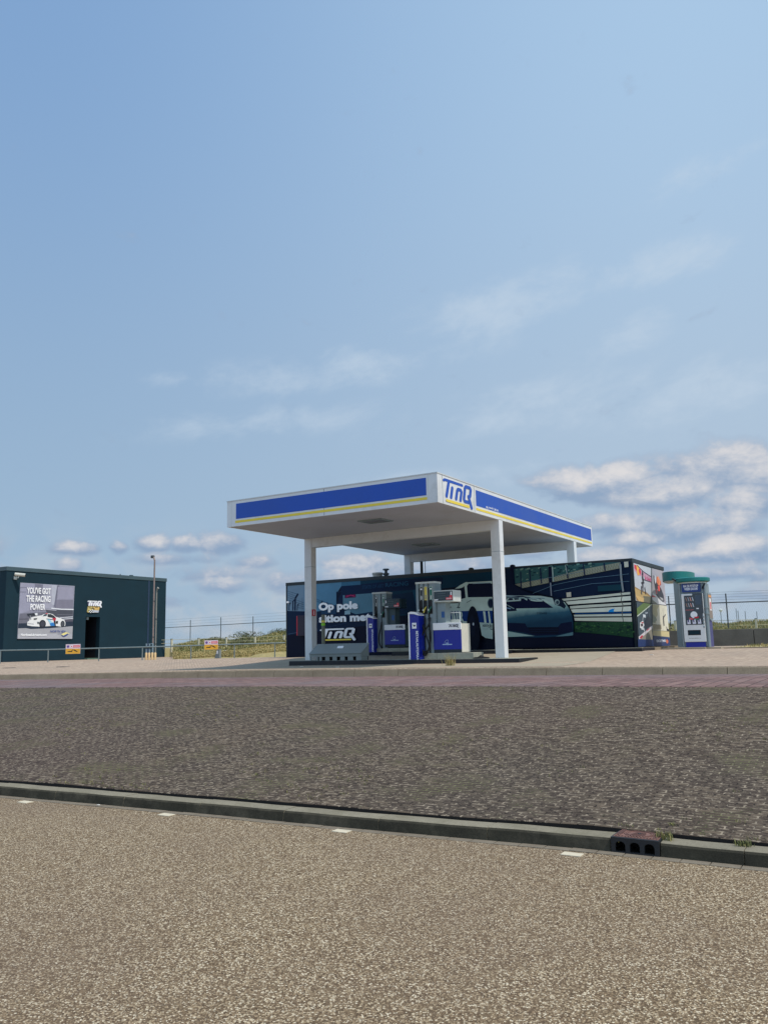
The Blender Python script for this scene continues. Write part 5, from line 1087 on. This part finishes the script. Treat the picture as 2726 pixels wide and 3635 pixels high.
for q in ([(30.922,3.98),(31.124,3.949),(31.306,3.872)], [(31.166,4.005),(31.305,3.917)], [(31.346,4.009),(31.527,3.996)]): 
    for a, b in zip(q, q[1:]): mb.tube([(LX+.056, *a), (LX+.056, *b)], .014, mat('sign_brown', (84,70,50), 1, .5), 4)
mb.build('checker_print', brd)
mb = MB(); q = [(30.822,3.996),(31.764,4.36)]; brand(mb, (LX+.075, q[0][0], q[0][1]), (0,1,0), (0,0,1), (1,0,0), q[1][0]-q[0][0], q[1][1]-q[0][1], KL((228,228,232)), None, 1.25); mb.build('lettering', sg)
mb = MB(); mb.box((LX+.001, q[0][0]+.06, q[0][1]+.10), (LX+.07, q[1][0]-.10, q[1][1]-.10), KL((150,140,160))); mb.build('letter_backing', sg)

# vent pipes of the tank, bollards, valve frame
def vp(name, px, y, r, m, label, hook):
    (xa, za), (xb, zb) = px; rt_ = thing(name, (xa, y, za), label, 'vent pipe', 'vent pipes in front of the slate building')
    mb = MB(); mb.tube([(xa, y, za), (xa, y, zb)], r, m, 10); 
    b_ = mb.build('pipe', rt_, smooth=True); mb = MB()
    if hook < 0: mb.tube([(xa, y, zb-.03), (xa-.05, y, zb+.12), (xa-.16, y, zb+.18)], r, m, 10); mb.box((xa-.22, y-.07, zb+.10), (xa-.07, y+.07, zb+.24), M_post, .02)
    else: mb.tube([(xa, y, zb-.03), (xa+.03, y, zb+.08), (xa+.10, y, zb+.14)], [r, r, r*1.6], M_pipe2, 10)
    mb.build('vent_head', rt_, smooth=True); mb = MB()
    for f in (.22, .58): mb.tube([(xa, y, za+(zb-za)*f), (xa, y, za+(zb-za)*f+.03)], r*1.4, M_post, 10)
    mb.build_each('clamp', rt_)
DQ = 34.4
def onq(px): return px
v = [(-30.143,28.726,1.205), (-29.653,28.153,5.874), (-30.287,28.872,1.227), (-29.866,28.526,4.453)]
def dpt(p): return Vector(p)
a = Vector((-30.663,29.039,1.65)); b = Vector((-30.101,28.578,5.951))
vp('vent_pipe', ((a.x, 1.15), (a.x, b.z)), a.y, .038, M_rust, 'tall rust brown tank vent pipe rising above the slate building roof', -1)
a = Vector((-30.706,29.25,1.648)); b = Vector((-30.319,28.96,4.46))
vp('vent_pipe', ((a.x, 1.15), (a.x, b.z)), a.y, .036, M_pipe2, 'shorter grey tank vent pipe beside the tall brown one', 1)
for i, (u, nm) in enumerate(((110,'first cream protective post from the left of the four below the vent pipes'),(167,'second cream protective post from the left below the vent pipes'),(228,'third cream protective post from the left below the vent pipes'),(285,'rightmost of the four cream protective posts below the vent pipes'))):
    pp = [(-30.364,28.353,1.224), (-30.247,28.424,1.221), (-30.121,28.499,1.222), (-30.004,28.571,1.219)][i]
    mb = MB(); mb.tube([(pp[0], pp[1], pp[2]-.1), (pp[0], pp[1], pp[2]+.23), (pp[0], pp[1], pp[2]+.26)], [.055,.055,.04], M_ypole, 12)
    tag(mb.build('bollard', smooth=True), nm, 'bollard', 'cream posts below the vent pipes')
a = Vector((-30.664,28.638,1.897)); b = Vector((-30.41,28.792,1.891))
vf = thing('valve_frame', (a.x, a.y, 1.15), 'low blue grey pipe frame with valves beside the vent pipes', 'pipework')
mb = MB(); mb.tube([(a.x,a.y,1.2),(a.x,a.y,a.z),(b.x,b.y,a.z),(b.x,b.y,1.2)], .04, mat('pipe_bluegrey', (130,150,160), 1, .5), 8); c = (a+b)/2; mb.tube([(c.x,c.y,1.2),(c.x,c.y,a.z)], .04, MATS['pipe_bluegrey'], 8); mb.build('pipe', vf)
mb = MB(); 
for q in (a, c): mb.box((q.x-.07, q.y-.07, a.z-.22), (q.x+.07, q.y+.07, a.z-.10), M_navy, .01)
mb.build_each('valve', vf)

# ================================================================ HANDRAIL AND TOW SIGNS
hr = thing('handrail', (-30, 27.7, 1.15), 'low galvanised tube rail on posts before the slate building and dry grass bank', 'railing')
HP = [(-35.152,24.063,1.145), (-33.328,25.223,1.135), (-31.471,26.523,1.121), (-29.824,27.63,1.14), (-28.063,28.927,1.14), (-26.464,30.129,1.132), (-24.973,31.248,1.218)]
HT = [(-35.093,23.99,1.731), (-33.269,25.15,1.722), (-31.398,26.453,1.735), (-29.763,27.555,1.743), (-27.989,28.857,1.759), (-26.398,30.048,1.78), (-24.915,31.177,1.792)]
e0 = (-36.714,22.78,1.713); e1 = (-24.57,31.502,1.795)
mb = MB(); mb.tube([e0]+HT+[e1], .030, M_rail, 10); mb.build('top_rail', hr, smooth=True)
for p, q in zip(HP, HT):
    mb = MB(); mb.tube([(q[0], q[1], p[2]-.08), q], .027, M_rail, 8); mb.build('post', hr, smooth=True)
def tow(label, C, wx, wz):
    c = Vector(C); ax = (Vector(HT[3])-Vector(HT[0])); ax.z = 0; ax.normalize(); nn = Vector((ax.y, -ax.x, 0))
    r = thing('tow_away_sign', c, label, 'sign', 'tow-away signs on the handrail')
    def bx(u0, u1, v0, v1, d0, d1, m, mb):
        vs = [c+ax*u+UZv*v_+nn*d for d in (d0, d1) for (u, v_) in ((u0,v0),(u1,v0),(u1,v1),(u0,v1))]
        mb.add(vs, [(0,1,2,3),(4,7,6,5),(0,4,5,1),(1,5,6,2),(2,6,7,3),(3,7,4,0)], m)
    mb = MB(); bx(-wx/2, wx/2, 0, wz, .035, .045, mat('sign_pinkwhite', (226,206,216), 1, .4), mb); pl = mb.build('plate', r)
    mb = MB(); bx(-wx/2+.005, wx/2-.005, .005, wz*.53, .0455, .049, mat('sign_amber', (232,172,50), 1, .4), mb); mb.build('amber_panel', pl)
    mb = MB(); bx(0, wx*.46, wz*.66, wz*.86, .0455, .049, M_pink, mb); bx(.02, wx*.42, wz*.73, wz*.76, .0495, .0505, M_pwhite, mb); mb.build('red_text_bar', pl)
    for i, u in enumerate((-.34, -.10)):
        mb = MB(); P_ = [c+ax*(wx*u+.055*cos(k*pi/6))+UZv*(wz*.76+.055*sin(k*pi/6))+nn*.0455 for k in range(12)]; mb.prism(P_, nn*.003, mat('sign_violet', (84,60,150), 1, .4) if i == 0 else M_pwhite)
        P_ = [c+ax*(wx*u+.032*cos(k*pi/6))+UZv*(wz*.76+.032*sin(k*pi/6))+nn*.0492 for k in range(12)]; mb.prism(P_, nn*.001, mat('sign_violet2', (120,70,160), 1, .4) if i == 0 else M_pink); mb.build('round_symbol', pl)
    mb = MB(); md = M_dark
    def pg(L): mb.prism([c+ax*(wx*u)+UZv*(wz*v_)+nn*.0495 for u, v_ in L], nn*.002, md)
    pg([(-.36,.20),(-.04,.20),(-.04,.27),(-.20,.30),(-.36,.27)]); pg([(-.12,.28),(-.06,.28),(.02,.44),(-.02,.46)]); pg([(.02,.44),(.14,.42),(.34,.22),(.26,.20),(.10,.32),(.02,.38)]); mb.build('pictogram', pl)
UZv = Vector((0,0,1))
tow('pink and amber tow-away sign hanging on the rail in front of the slate building', (-32.274,25.73,1.506), .66, .44)
tow('pink and amber tow-away sign hanging on the rail in front of the grass bank', (-27.203,29.368,1.558), .63, .43)
# marker stub and bits on the pavement
c = Vector((-27.515,30.075,1.197)); mb = MB(); mb.prism([(c.x-.14,c.y,c.z-.05),(c.x+.16,c.y,c.z-.05),(c.x+.16,c.y,c.z+.36),(c.x+.02,c.y,c.z+.36)], (0,.14,0), M_boxg); mb.box((c.x-.0, c.y-.012, c.z+.16), (c.x+.08, c.y-.001, c.z+.30), M_pwhite)
tag(mb.build('marker_stub'), 'short grey tapered marker stub with a pale plate at the foot of the grass bank', 'marker')
mb = MB()
for p, L_ in (((-28.372,22.009,1.101), .4), ((-27.739,23.562,1.161), .4)): mb.box((p[0]-L_/2, p[1]-.1, p[2]-.05), (p[0]+L_/2, p[1]+.1, p[2]+.02), M_iron)
mb = MB()
for lab, (x, y) in (('small dark iron manhole cover on the paving left of the slate building door', (-31.0, 21.6)), ('small dark iron manhole cover on the paving below the slate building door', (-28.9, 22.6))):
    mb = MB(); g = G(x, y)+.008; mb.lathe((x, y, g-.01), [(.28,0),(.28,.012),(.25,.016)], M_iron, 18); tag(mb.build('manhole_cover'), lab, 'manhole', 'iron covers in the left paving')

# ================================================================ STORM DRAIN
kx0, kx1 = -2.024, -1.664; kyf = 6.615
sdn = thing('storm_drain', (-1.845, 6.7, 0), 'cast iron kerb inlet drain with a rusty square lid set in the kerb', 'drain')
mb = MB(); zt_ = .112
mb.box((kx0, kyf-.01, .085), (kx1, kyf+.015, zt_), M_iron); mb.box((kx0, kyf-.01, -.03), (kx1, kyf+.015, .012), M_iron)
n = 3; wv = .034; ow = (kx1-kx0-wv*4)/3
for k in range(4): mb.box((kx0+k*(ow+wv), kyf-.01, .012), (kx0+k*(ow+wv)+wv, kyf+.015, .085), M_iron)
for k in range(3):
    a = kx0+wv+k*(ow+wv)
    for (u, s_) in ((a, 1), (a+ow, -1)): mb.prism([(u, kyf-.0095, .085), (u+s_*.028, kyf-.0095, .085), (u+s_*.009, kyf-.0095, .077), (u, kyf-.0095, .060)], (0,.023,0), M_iron)
mb.box((kx0, kyf+.016, -.2), (kx0+.01, kyf+.30, zt_), M_iron); mb.box((kx1-.01, kyf+.016, -.2), (kx1, kyf+.30, zt_), M_iron); mb.box((kx0+.011, kyf+.29, -.2), (kx1-.011, kyf+.30, zt_), M_iron); mb.box((kx0+.011, kyf+.02, -.2), (kx1-.011, kyf+.289, -.19), M_black)
mb.build('frame', sdn)
mb = MB(); lx0, lx1, ly0, ly1 = kx0+.012, kx1-.012, kyf+.017, kyf+.285
mb.box((lx0, ly0, zt_-.02), (lx1, ly1, zt_+.004), M_rlid, .003)
cxm, cym = (lx0+lx1)/2, (ly0+ly1)/2
for r_ in (.10, .085): mb.lathe((cxm, cym, zt_+.001), [(r_,0),(r_,.008),(r_-.006,.008),(r_-.006,.0)], M_rlid, 28, 1.15, 1)
for k in range(14):
    x = lx0+.015+k*.0235
    for a_, b_ in ((ly0+.01, ly0+.035), (ly1-.035, ly1-.01)): mb.box((x, a_, zt_+.003), (x+.010, b_, zt_+.010), M_rlid)
for k in range(8):
    y = ly0+.045+k*.024
    for a_, b_ in ((lx0+.01, lx0+.045), (lx1-.045, lx1-.01)): mb.box((a_, y, zt_+.003), (b_, y+.010, zt_+.010), M_rlid)
for k in range(5): mb.box((cxm-.06+k*.006, cym-.05+k*.023, zt_+.003), (cxm+.055-k*.004, cym-.042+k*.023, zt_+.008), M_rlid)
mb.lathe((cxm, cym, zt_+.003), [(.012,0),(.012,.006)], M_black, 10)
mb.build('lid', sdn)
mb = MB(); mb.box((kx0-.004, kyf+.301, .05), (kx1+.07, kyf+.40, .118), M_gutter); tag(mb.build('drain_surround', origin=(0,0,0)), kind='structure')

# ================================================================ RETAINING WALL AND FENCES
rw = thing('retaining_wall', (-2, 38, 1.2), 'low grey concrete retaining wall behind the vending kiosk', 'wall')
mb = MB(); J_ = [(-5.048,1.187)][0][0]; zw = 1.93
for a, b in ((X1-1.5, J_-3.0), (J_-3.0, J_), (J_, J_+4.0), (J_+4.0, 12)):
    mb.box((a+.012, 37.8, 1.0), (b-.012, 38.1, zw), M_wallc, .012)
mb.build('panel', rw)
# dunes : height field around the camera far side, ground rising to a ridge
def ridge(a):     # a = angle left(+) of the view centre ... height of the crest
    u = a
    return 0
def azof(x, y): return atan2(x, y)
RT = [(-1.6, 1.9), (-.97, 1.9), (-.88, 1.85), (-.80, 1.80), (-.765, 1.95), (-.74, 2.25), (-.72, 2.15), (-.70, 2.45), (-.6, 2.7), (-.45, 2.6), (-.30, 2.45), (-.16, 2.55), (-.02, 2.8), (.3, 2.8)]
def rv(r, a):
    zr = interp(a, RT)+.10*sin(a*55)+.07*sin(a*131+1)
    r0 = 41.5 if a > -.60 else 41.1
    if a < -.792 and r < 54: return .6
    z0 = 1.75 if a > -.55 else (1.20 if a < -.70 else 1.3)
    if r < r0: return z0-.25
    t = min(1, (r-r0)/(64-r0)); z = z0+(zr-z0)*(t**(1.5 if a > -.55 else .85))
    if r > 64: z = zr-(r-64)*.05
    return z+.05*sin(r*1.3+a*40)+.04*sin(r*.6-a*70)
mb = MB(); rs_ = [40, 40.6, 41.2, 42, 43, 44, 46, 48, 51, 54, 57, 60, 63, 66, 72, 80, 95]; NA_ = 170; vs = []
for r in rs_:
    for k in range(NA_): a = -1.15+1.4*k/(NA_-1); vs.append((r*sin(a), r*cos(a), max(-.3, rv(r, a))))
fs = [(i*NA_+k, i*NA_+k+1, (i+1)*NA_+k+1, (i+1)*NA_+k) for i in range(len(rs_)-1) for k in range(NA_-1)]
mb.add(vs, fs, M_sand); tag(mb.build('dunes', origin=(0,0,0), smooth=True), kind='structure')
# marram grass
def blades(mb, n, pick, hmin, hmax, wd, mats, lean=.35):
    for _ in range(n):
        x, y, z = pick(); h = random.uniform(hmin, hmax); a = random.uniform(0, 2*pi); L_ = random.uniform(.05, lean)*h; w_ = wd*random.uniform(.6, 1.3)
        dx, dy = cos(a), sin(a); sx, sy = -dy*w_, dx*w_
        m = random.choice(mats)
        mb.add([(x-sx, y-sy, z-.03), (x+sx, y+sy, z-.03), (x+sx*.7+dx*L_*.35, y+sy*.7+dy*L_*.35, z+h*.6), (x-sx*.7+dx*L_*.35, y-sy*.7+dy*L_*.35, z+h*.6), (x+dx*L_, y+dy*L_, z+h)], [(0,1,2,3),(3,2,4)], m)
def pk(a0, a1, r0, r1):
    def f():
        while True:
            a = random.uniform(a0, a1); r = r0+(r1-r0)*random.random()**1.2
            d = sin(r*.9+a*50)*sin(a*90+r*.4)
            if random.random() < .6+.4*d: return (r*sin(a), r*cos(a), rv(r, a))
    return f
mb = MB(); mb.sm = True
blades(mb, 30000, pk(-.79, -.64, 46, 66), .05, .20, .020, [M_g1, M_g1, M_g3, M_g2], 1.0)
blades(mb, 20000, pk(-.79, -.655, 41.2, 47), .03, .12, .014, [M_g2, M_g2, M_g2, M_g1], 1.3)
blades(mb, 45000, pk(-.26, .06, 42, 66), .08, .26, .020, [M_g1, M_g1, M_g2, M_g3], .9)
tag(mb.build('dune_grass', origin=(0,0,0)), kind='stuff', label='tall olive and straw coloured marram grass over the dunes', cat='grass')
mb = MB(); mb.sm = True
def pv(): 
    x = random.uniform(-4.6, 9); return (x, random.uniform(29.8, 37.6), 1.262)
blades(mb, 2500, pv, .03, .12, .015, [M_g2, M_g1, M_g2]); tag(mb.build('verge_grass', origin=(0,0,0)), kind='stuff', label='short dry grass on the verge before the retaining wall', cat='grass')
# shrubs
def shrub(c, rx, rz, label):
    r = thing('shrub', c, label, 'shrub', 'dark shrubs on the left dune')
    mb = MB(); mb.sm = True
    for _ in range(900):
        a = random.uniform(0, 2*pi); rr_ = random.random()**.5; h = random.random()
        k = sqrt(max(0, 1-h*h)); x = c[0]+rx*rr_*k*cos(a)*(1+.3*sin(a*3)); y = c[1]+rx*rr_*k*sin(a); z = c[2]+rz*h*(.75+.3*sin(a*2+c[0]))
        s_ = random.uniform(.03, .07); q = [Vector((random.gauss(0, 1), random.gauss(0, 1), random.gauss(0, 1))).normalized()*s_ for _ in range(3)]
        mb.add([Vector((x, y, z))+e for e in q], [(0,1,2)], random.choice([M_leaf, M_leaf, M_g3]))
    mb.build('foliage', r); mb = MB()
    for k in range(5): a = k*1.3; mb.tube([(c[0], c[1], c[2]-.1), (c[0]+cos(a)*rx*.5, c[1]+sin(a)*rx*.4, c[2]+rz*.8)], [.03, .01], M_bark, 5)
    mb.build('stem', r)
shrub((-41.874,45.606,2.109), 1.0, .32, 'small dark shrub on the left dune nearest the slate building')
shrub((-38.524,45.22,2.333), 1.5, .42, 'wide dark shrub on the dune left of the black building')
shrub((-33.448,38.903,1.886), 1.0, .40, 'twiggy grey green shrub lower on the bank behind the rail')
shrub((-37.676,48.048,2.583), 1.2, .35, 'low shrub on the dune beside the black building corner')
# chain link fences with barbed strands
def fence(name, label, posts, tops, railz, strands, zdown, ext):
    r = thing(name, (posts[0][0], posts[0][1], posts[0][2]), label, 'fence')
    for p, t_ in zip(posts, tops):
        mb = MB(); p = Vector(p); t_ = Vector(t_); mb.tube([(t_.x, t_.y, p.z-zdown), tuple(t_)], .035, M_post, 6); mb.build('post', r)
    mb = MB(); mb.tube([tuple(q) for q in railz], .030, M_post, 6); mb.build('top_rail', r)
    mb = MB()
    A, Bq = Vector(railz[0]), Vector(railz[-1]); up = (Vector(tops[1]).z-(A.z+(Bq.z-A.z)*.4))
    for s_ in strands: mb.tube([A+UZv*s_, Bq+UZv*s_], .008, M_wire, 4)
    mb.build('barbed_wire', r)
    mb = MB(); L_ = (Bq-A).length; n = int(L_/.11); H_ = 2.0
    for k in range(n):
        a_ = A+(Bq-A)*(k/n)
        for sg_ in (1, -1):
            e = a_+(Bq-A)/L_*(sg_*H_*.55)-UZv*H_; mb.tube([a_, e], .0014, M_wire, 3, False)
    mb.build('mesh', r)
fence('chain_link_fence', 'tall thin chain link fence on the dune between the two buildings',
 [(-59.333,61.091,2.13), (-54.692,60.342,2.126), (-50.106,59.56,2.118)], [(-59.1,60.804,4.427), (-54.448,60.043,4.524), (-49.872,59.272,4.425)],
 [(-63.216,60.809,3.778), (-54.521,60.132,3.813), (-44.969,58.783,3.872)], [.25,.5,.75], .5, 1)
fence('chain_link_fence', 'tall thin chain link fence behind the vending kiosk on the right dune',
 [(-13.075,45.756,2.45), (-10.223,46.294,2.44), (-7.394,46.832,2.354), (-4.592,47.342,2.341)], [(-13.134,45.468,3.806), (-10.185,46.057,3.838), (-7.393,46.554,3.853), (-4.683,47.003,3.864)],
 [(-13.372,45.397,3.416), (-10.23,46.113,3.392), (-7.403,46.635,3.387), (-4.485,47.211,3.39)], [.14,.28,.42,.54], .5, 1)
def lowfence(name, label, P_, h, rails, ext, m=M_cpost):
    r = thing(name, P_[0], label, 'fence')
    for p in P_:
        mb = MB(); mb.box((p[0]-.05, p[1]-.05, p[2]-.3), (p[0]+.05, p[1]+.05, p[2]+h), m, .008); mb.build('post', r)
        mb = MB(); mb.box((p[0]-.055, p[1]-.055, p[2]+h), (p[0]+.055, p[1]+.055, p[2]+h+.035), M_boxg); mb.build('post_cap', r)
    mb = MB(); A = Vector(P_[0])+(Vector(P_[0])-Vector(P_[1]))*ext[0]; Bq = Vector(P_[-1])+(Vector(P_[-1])-Vector(P_[-2]))*ext[1]
    pts_ = [A]+[Vector(p) for p in P_]+[Bq]
    for f in rails: mb.tube([q+UZv*h*f for q in pts_], .012, mat('rail_pale', (190,184,150), 1, .7), 5)
    for q0, q1 in zip(pts_, pts_[1:]):
        n = int((q1-q0).length/.14)
        for k in range(n): q = q0+(q1-q0)*k/n; mb.tube([q-UZv*.1, q+UZv*h*.95], .004, MATS['rail_pale'], 3, False)
    mb.build('rail', r)
lowfence('low_fence', 'low wire fence with pale concrete posts along the left dune foot', [(-37.166,36.688,1.748), (-35.776,37.524,1.762), (-34.012,37.993,1.774), (-32.221,38.479,1.785), (-30.444,38.954,1.81)], .46, (.95,.5,.1), (.4,.3))
lowfence('low_fence', 'low wire fence with pale concrete posts on top of the retaining wall', [(-13.742,44.273,1.905), (-9.922,45.988,1.881), (-6.124,47.094,1.884), (-2.273,48.231,1.895)], .62, (.95,.5,.05), (.5,.2))
# distant lamp and masts
def mast(u, lab, hd=False):
    b, t_ = u; mb = MB(); b = Vector(b); t_ = Vector(t_); mb.tube([(t_.x, t_.y, b.z-3), tuple(t_)], .08, mat('far_mast', (150,160,170), 1, .7), 5)
    if hd: mb.lathe((t_.x, t_.y, t_.z-.2), [(.1,-.2),(.30,0),(.30,.15),(.1,.3)], M_pumpl, 10)
    tag(mb.build('street_lamp' if hd else 'mast'), lab, 'street lamp' if hd else 'mast', None)
mast(((-24.923,149.955,4.525), (-24.788,149.714,6.254)), 'distant round-headed lamp post beyond the right dune', True)
mast(((-24.322,162.112,4.673), (-24.162,161.836,6.675)), 'thin distant mast left of its shorter twin beyond the right dune')
mast(((-24.018,162.296,4.665), (-23.899,162.07,6.267)), 'thin distant mast just right of its taller twin beyond the right dune')
mast(((-22.969,162.915,4.738), (-22.822,162.734,6.189)), 'distant mast in the middle of the far row beyond the right dune')
mast(((-21.021,164.099,4.688), (-21.052,163.819,6.094)), 'rightmost distant mast beyond the right dune')

# ================================================================ WEEDS AND LITTER
def tuft(name, x, y, z, n, h, label, mats, spread=.05, wd=.004):
    mb = MB(); mb.sm = True
    blades(mb, n, lambda: (x+random.gauss(0, spread), y+random.gauss(0, spread*.5), z), h*.4, h, wd, mats, .9)
    return tag(mb.build(name), label, 'weed', 'weeds growing in the joints')
GM = [M_g1, M_g3, mat('weed_yellow', (146,138,84), 1, .8)]
tuft('grass_tuft', *(-10.053,19.859), 1.01, 70, .38, 'tall dry grass tuft growing at the far kerb in front of pump one', [M_g2, MATS['weed_yellow']], .07, .006)
tuft('grass_tuft', *(-1.994,6.912), .11, 60, .05, 'small grass tuft at the back left corner of the storm drain', GM, .035)
tuft('grass_tuft', *(-1.667,6.738), .11, 90, .06, 'grass tuft at the right side of the storm drain lid', GM, .035)
tuft('grass_tuft', *(-1.096,6.781), .10, 60, .05, 'grass tuft in the kerb joint right of the storm drain', GM, .03)
tuft('grass_tuft', *(-1.989,6.634), .10, 14, .02, 'tiny weed at the left side of the storm drain lid', GM, .012)
tuft('grass_tuft', *(-1.65,7.042), .13, 30, .05, 'small weed in the brick slope just behind the storm drain', GM, .02)
# moss and weeds in the joints of the slope: nobody could count them
mb = MB(); mb.sm = True
def pslope():
    while True:
        x = random.uniform(-14, 1.5); t = random.random()**1.5; y = yg(x)+.01+(ys_(x)-yg(x)-.01)*t
        if sin(x*1.7+y*2.3)+sin(x*.8-y*1.1+2) > .75+t*.5 or random.random() < .03:
            y = round(y/.06)*.06; return (x, y, slz(x, (y-yg(x)-.01)/(ys_(x)-yg(x)-.01))+.002)
for _ in range(520):
    q = pslope(); n = random.randint(3, 8)
    blades(mb, n, lambda: (q[0]+random.gauss(0, .03), q[1]+random.gauss(0, .006), q[2]), .008, .028, .003, GM, 1.2)
tag(mb.build('joint_weeds', origin=(0,0,0)), kind='stuff', label='tiny weeds and moss in the joints of the brick slope', cat='weeds')
def litter(x, y, z, s_, lab, m=M_litter):
    mb = MB(); mb.prism([(x-s_, y-s_*.5, z), (x+s_*.8, y-s_*.6, z), (x+s_, y+s_*.3, z), (x-s_*.4, y+s_*.6, z)], (0,0,s_*.25), m); tag(mb.build('paper_scrap'), lab, 'litter', 'scraps of litter on the paving')
for p, s_, lab in (((-7.663,6.28), .022, 'white paper scrap on the asphalt between the two left parking marks'), ((-7.335,6.237), .02, 'white scrap on the asphalt just left of the second parking mark')):
    litter(p[0], p[1], .004, s_, lab)
p = (-2.135,6.62); litter(p[0], p[1], .004, .022, 'orange yellow scrap in the gutter left of the storm drain', mat('litter_orange', (220,160,60), 1, .7))
for (x, y), lab in (((-6.0, 24.5), 'white scrap on the clinker paving in front of the vending kiosk'), ((-15.2, 20.3), 'white scrap on the slab just in front of the left island end'), ((-13.3, 19.4), 'white scrap on the slab near the far kerb below the service box')):
    litter(x, y, G(x, y)+.014, .05, lab)
for q, lab in (((-28.382,31.624,1.499), 'white scrap on the grass bank right of the rail sign'), ((-27.229,32.348,1.345), 'left one of two pale scraps low on the grass bank'), ((-26.929,32.525,1.365), 'right one of two pale scraps low on the grass bank')):
    litter(q[0], q[1], q[2], .07, lab)
bpy.context.view_layer.update()
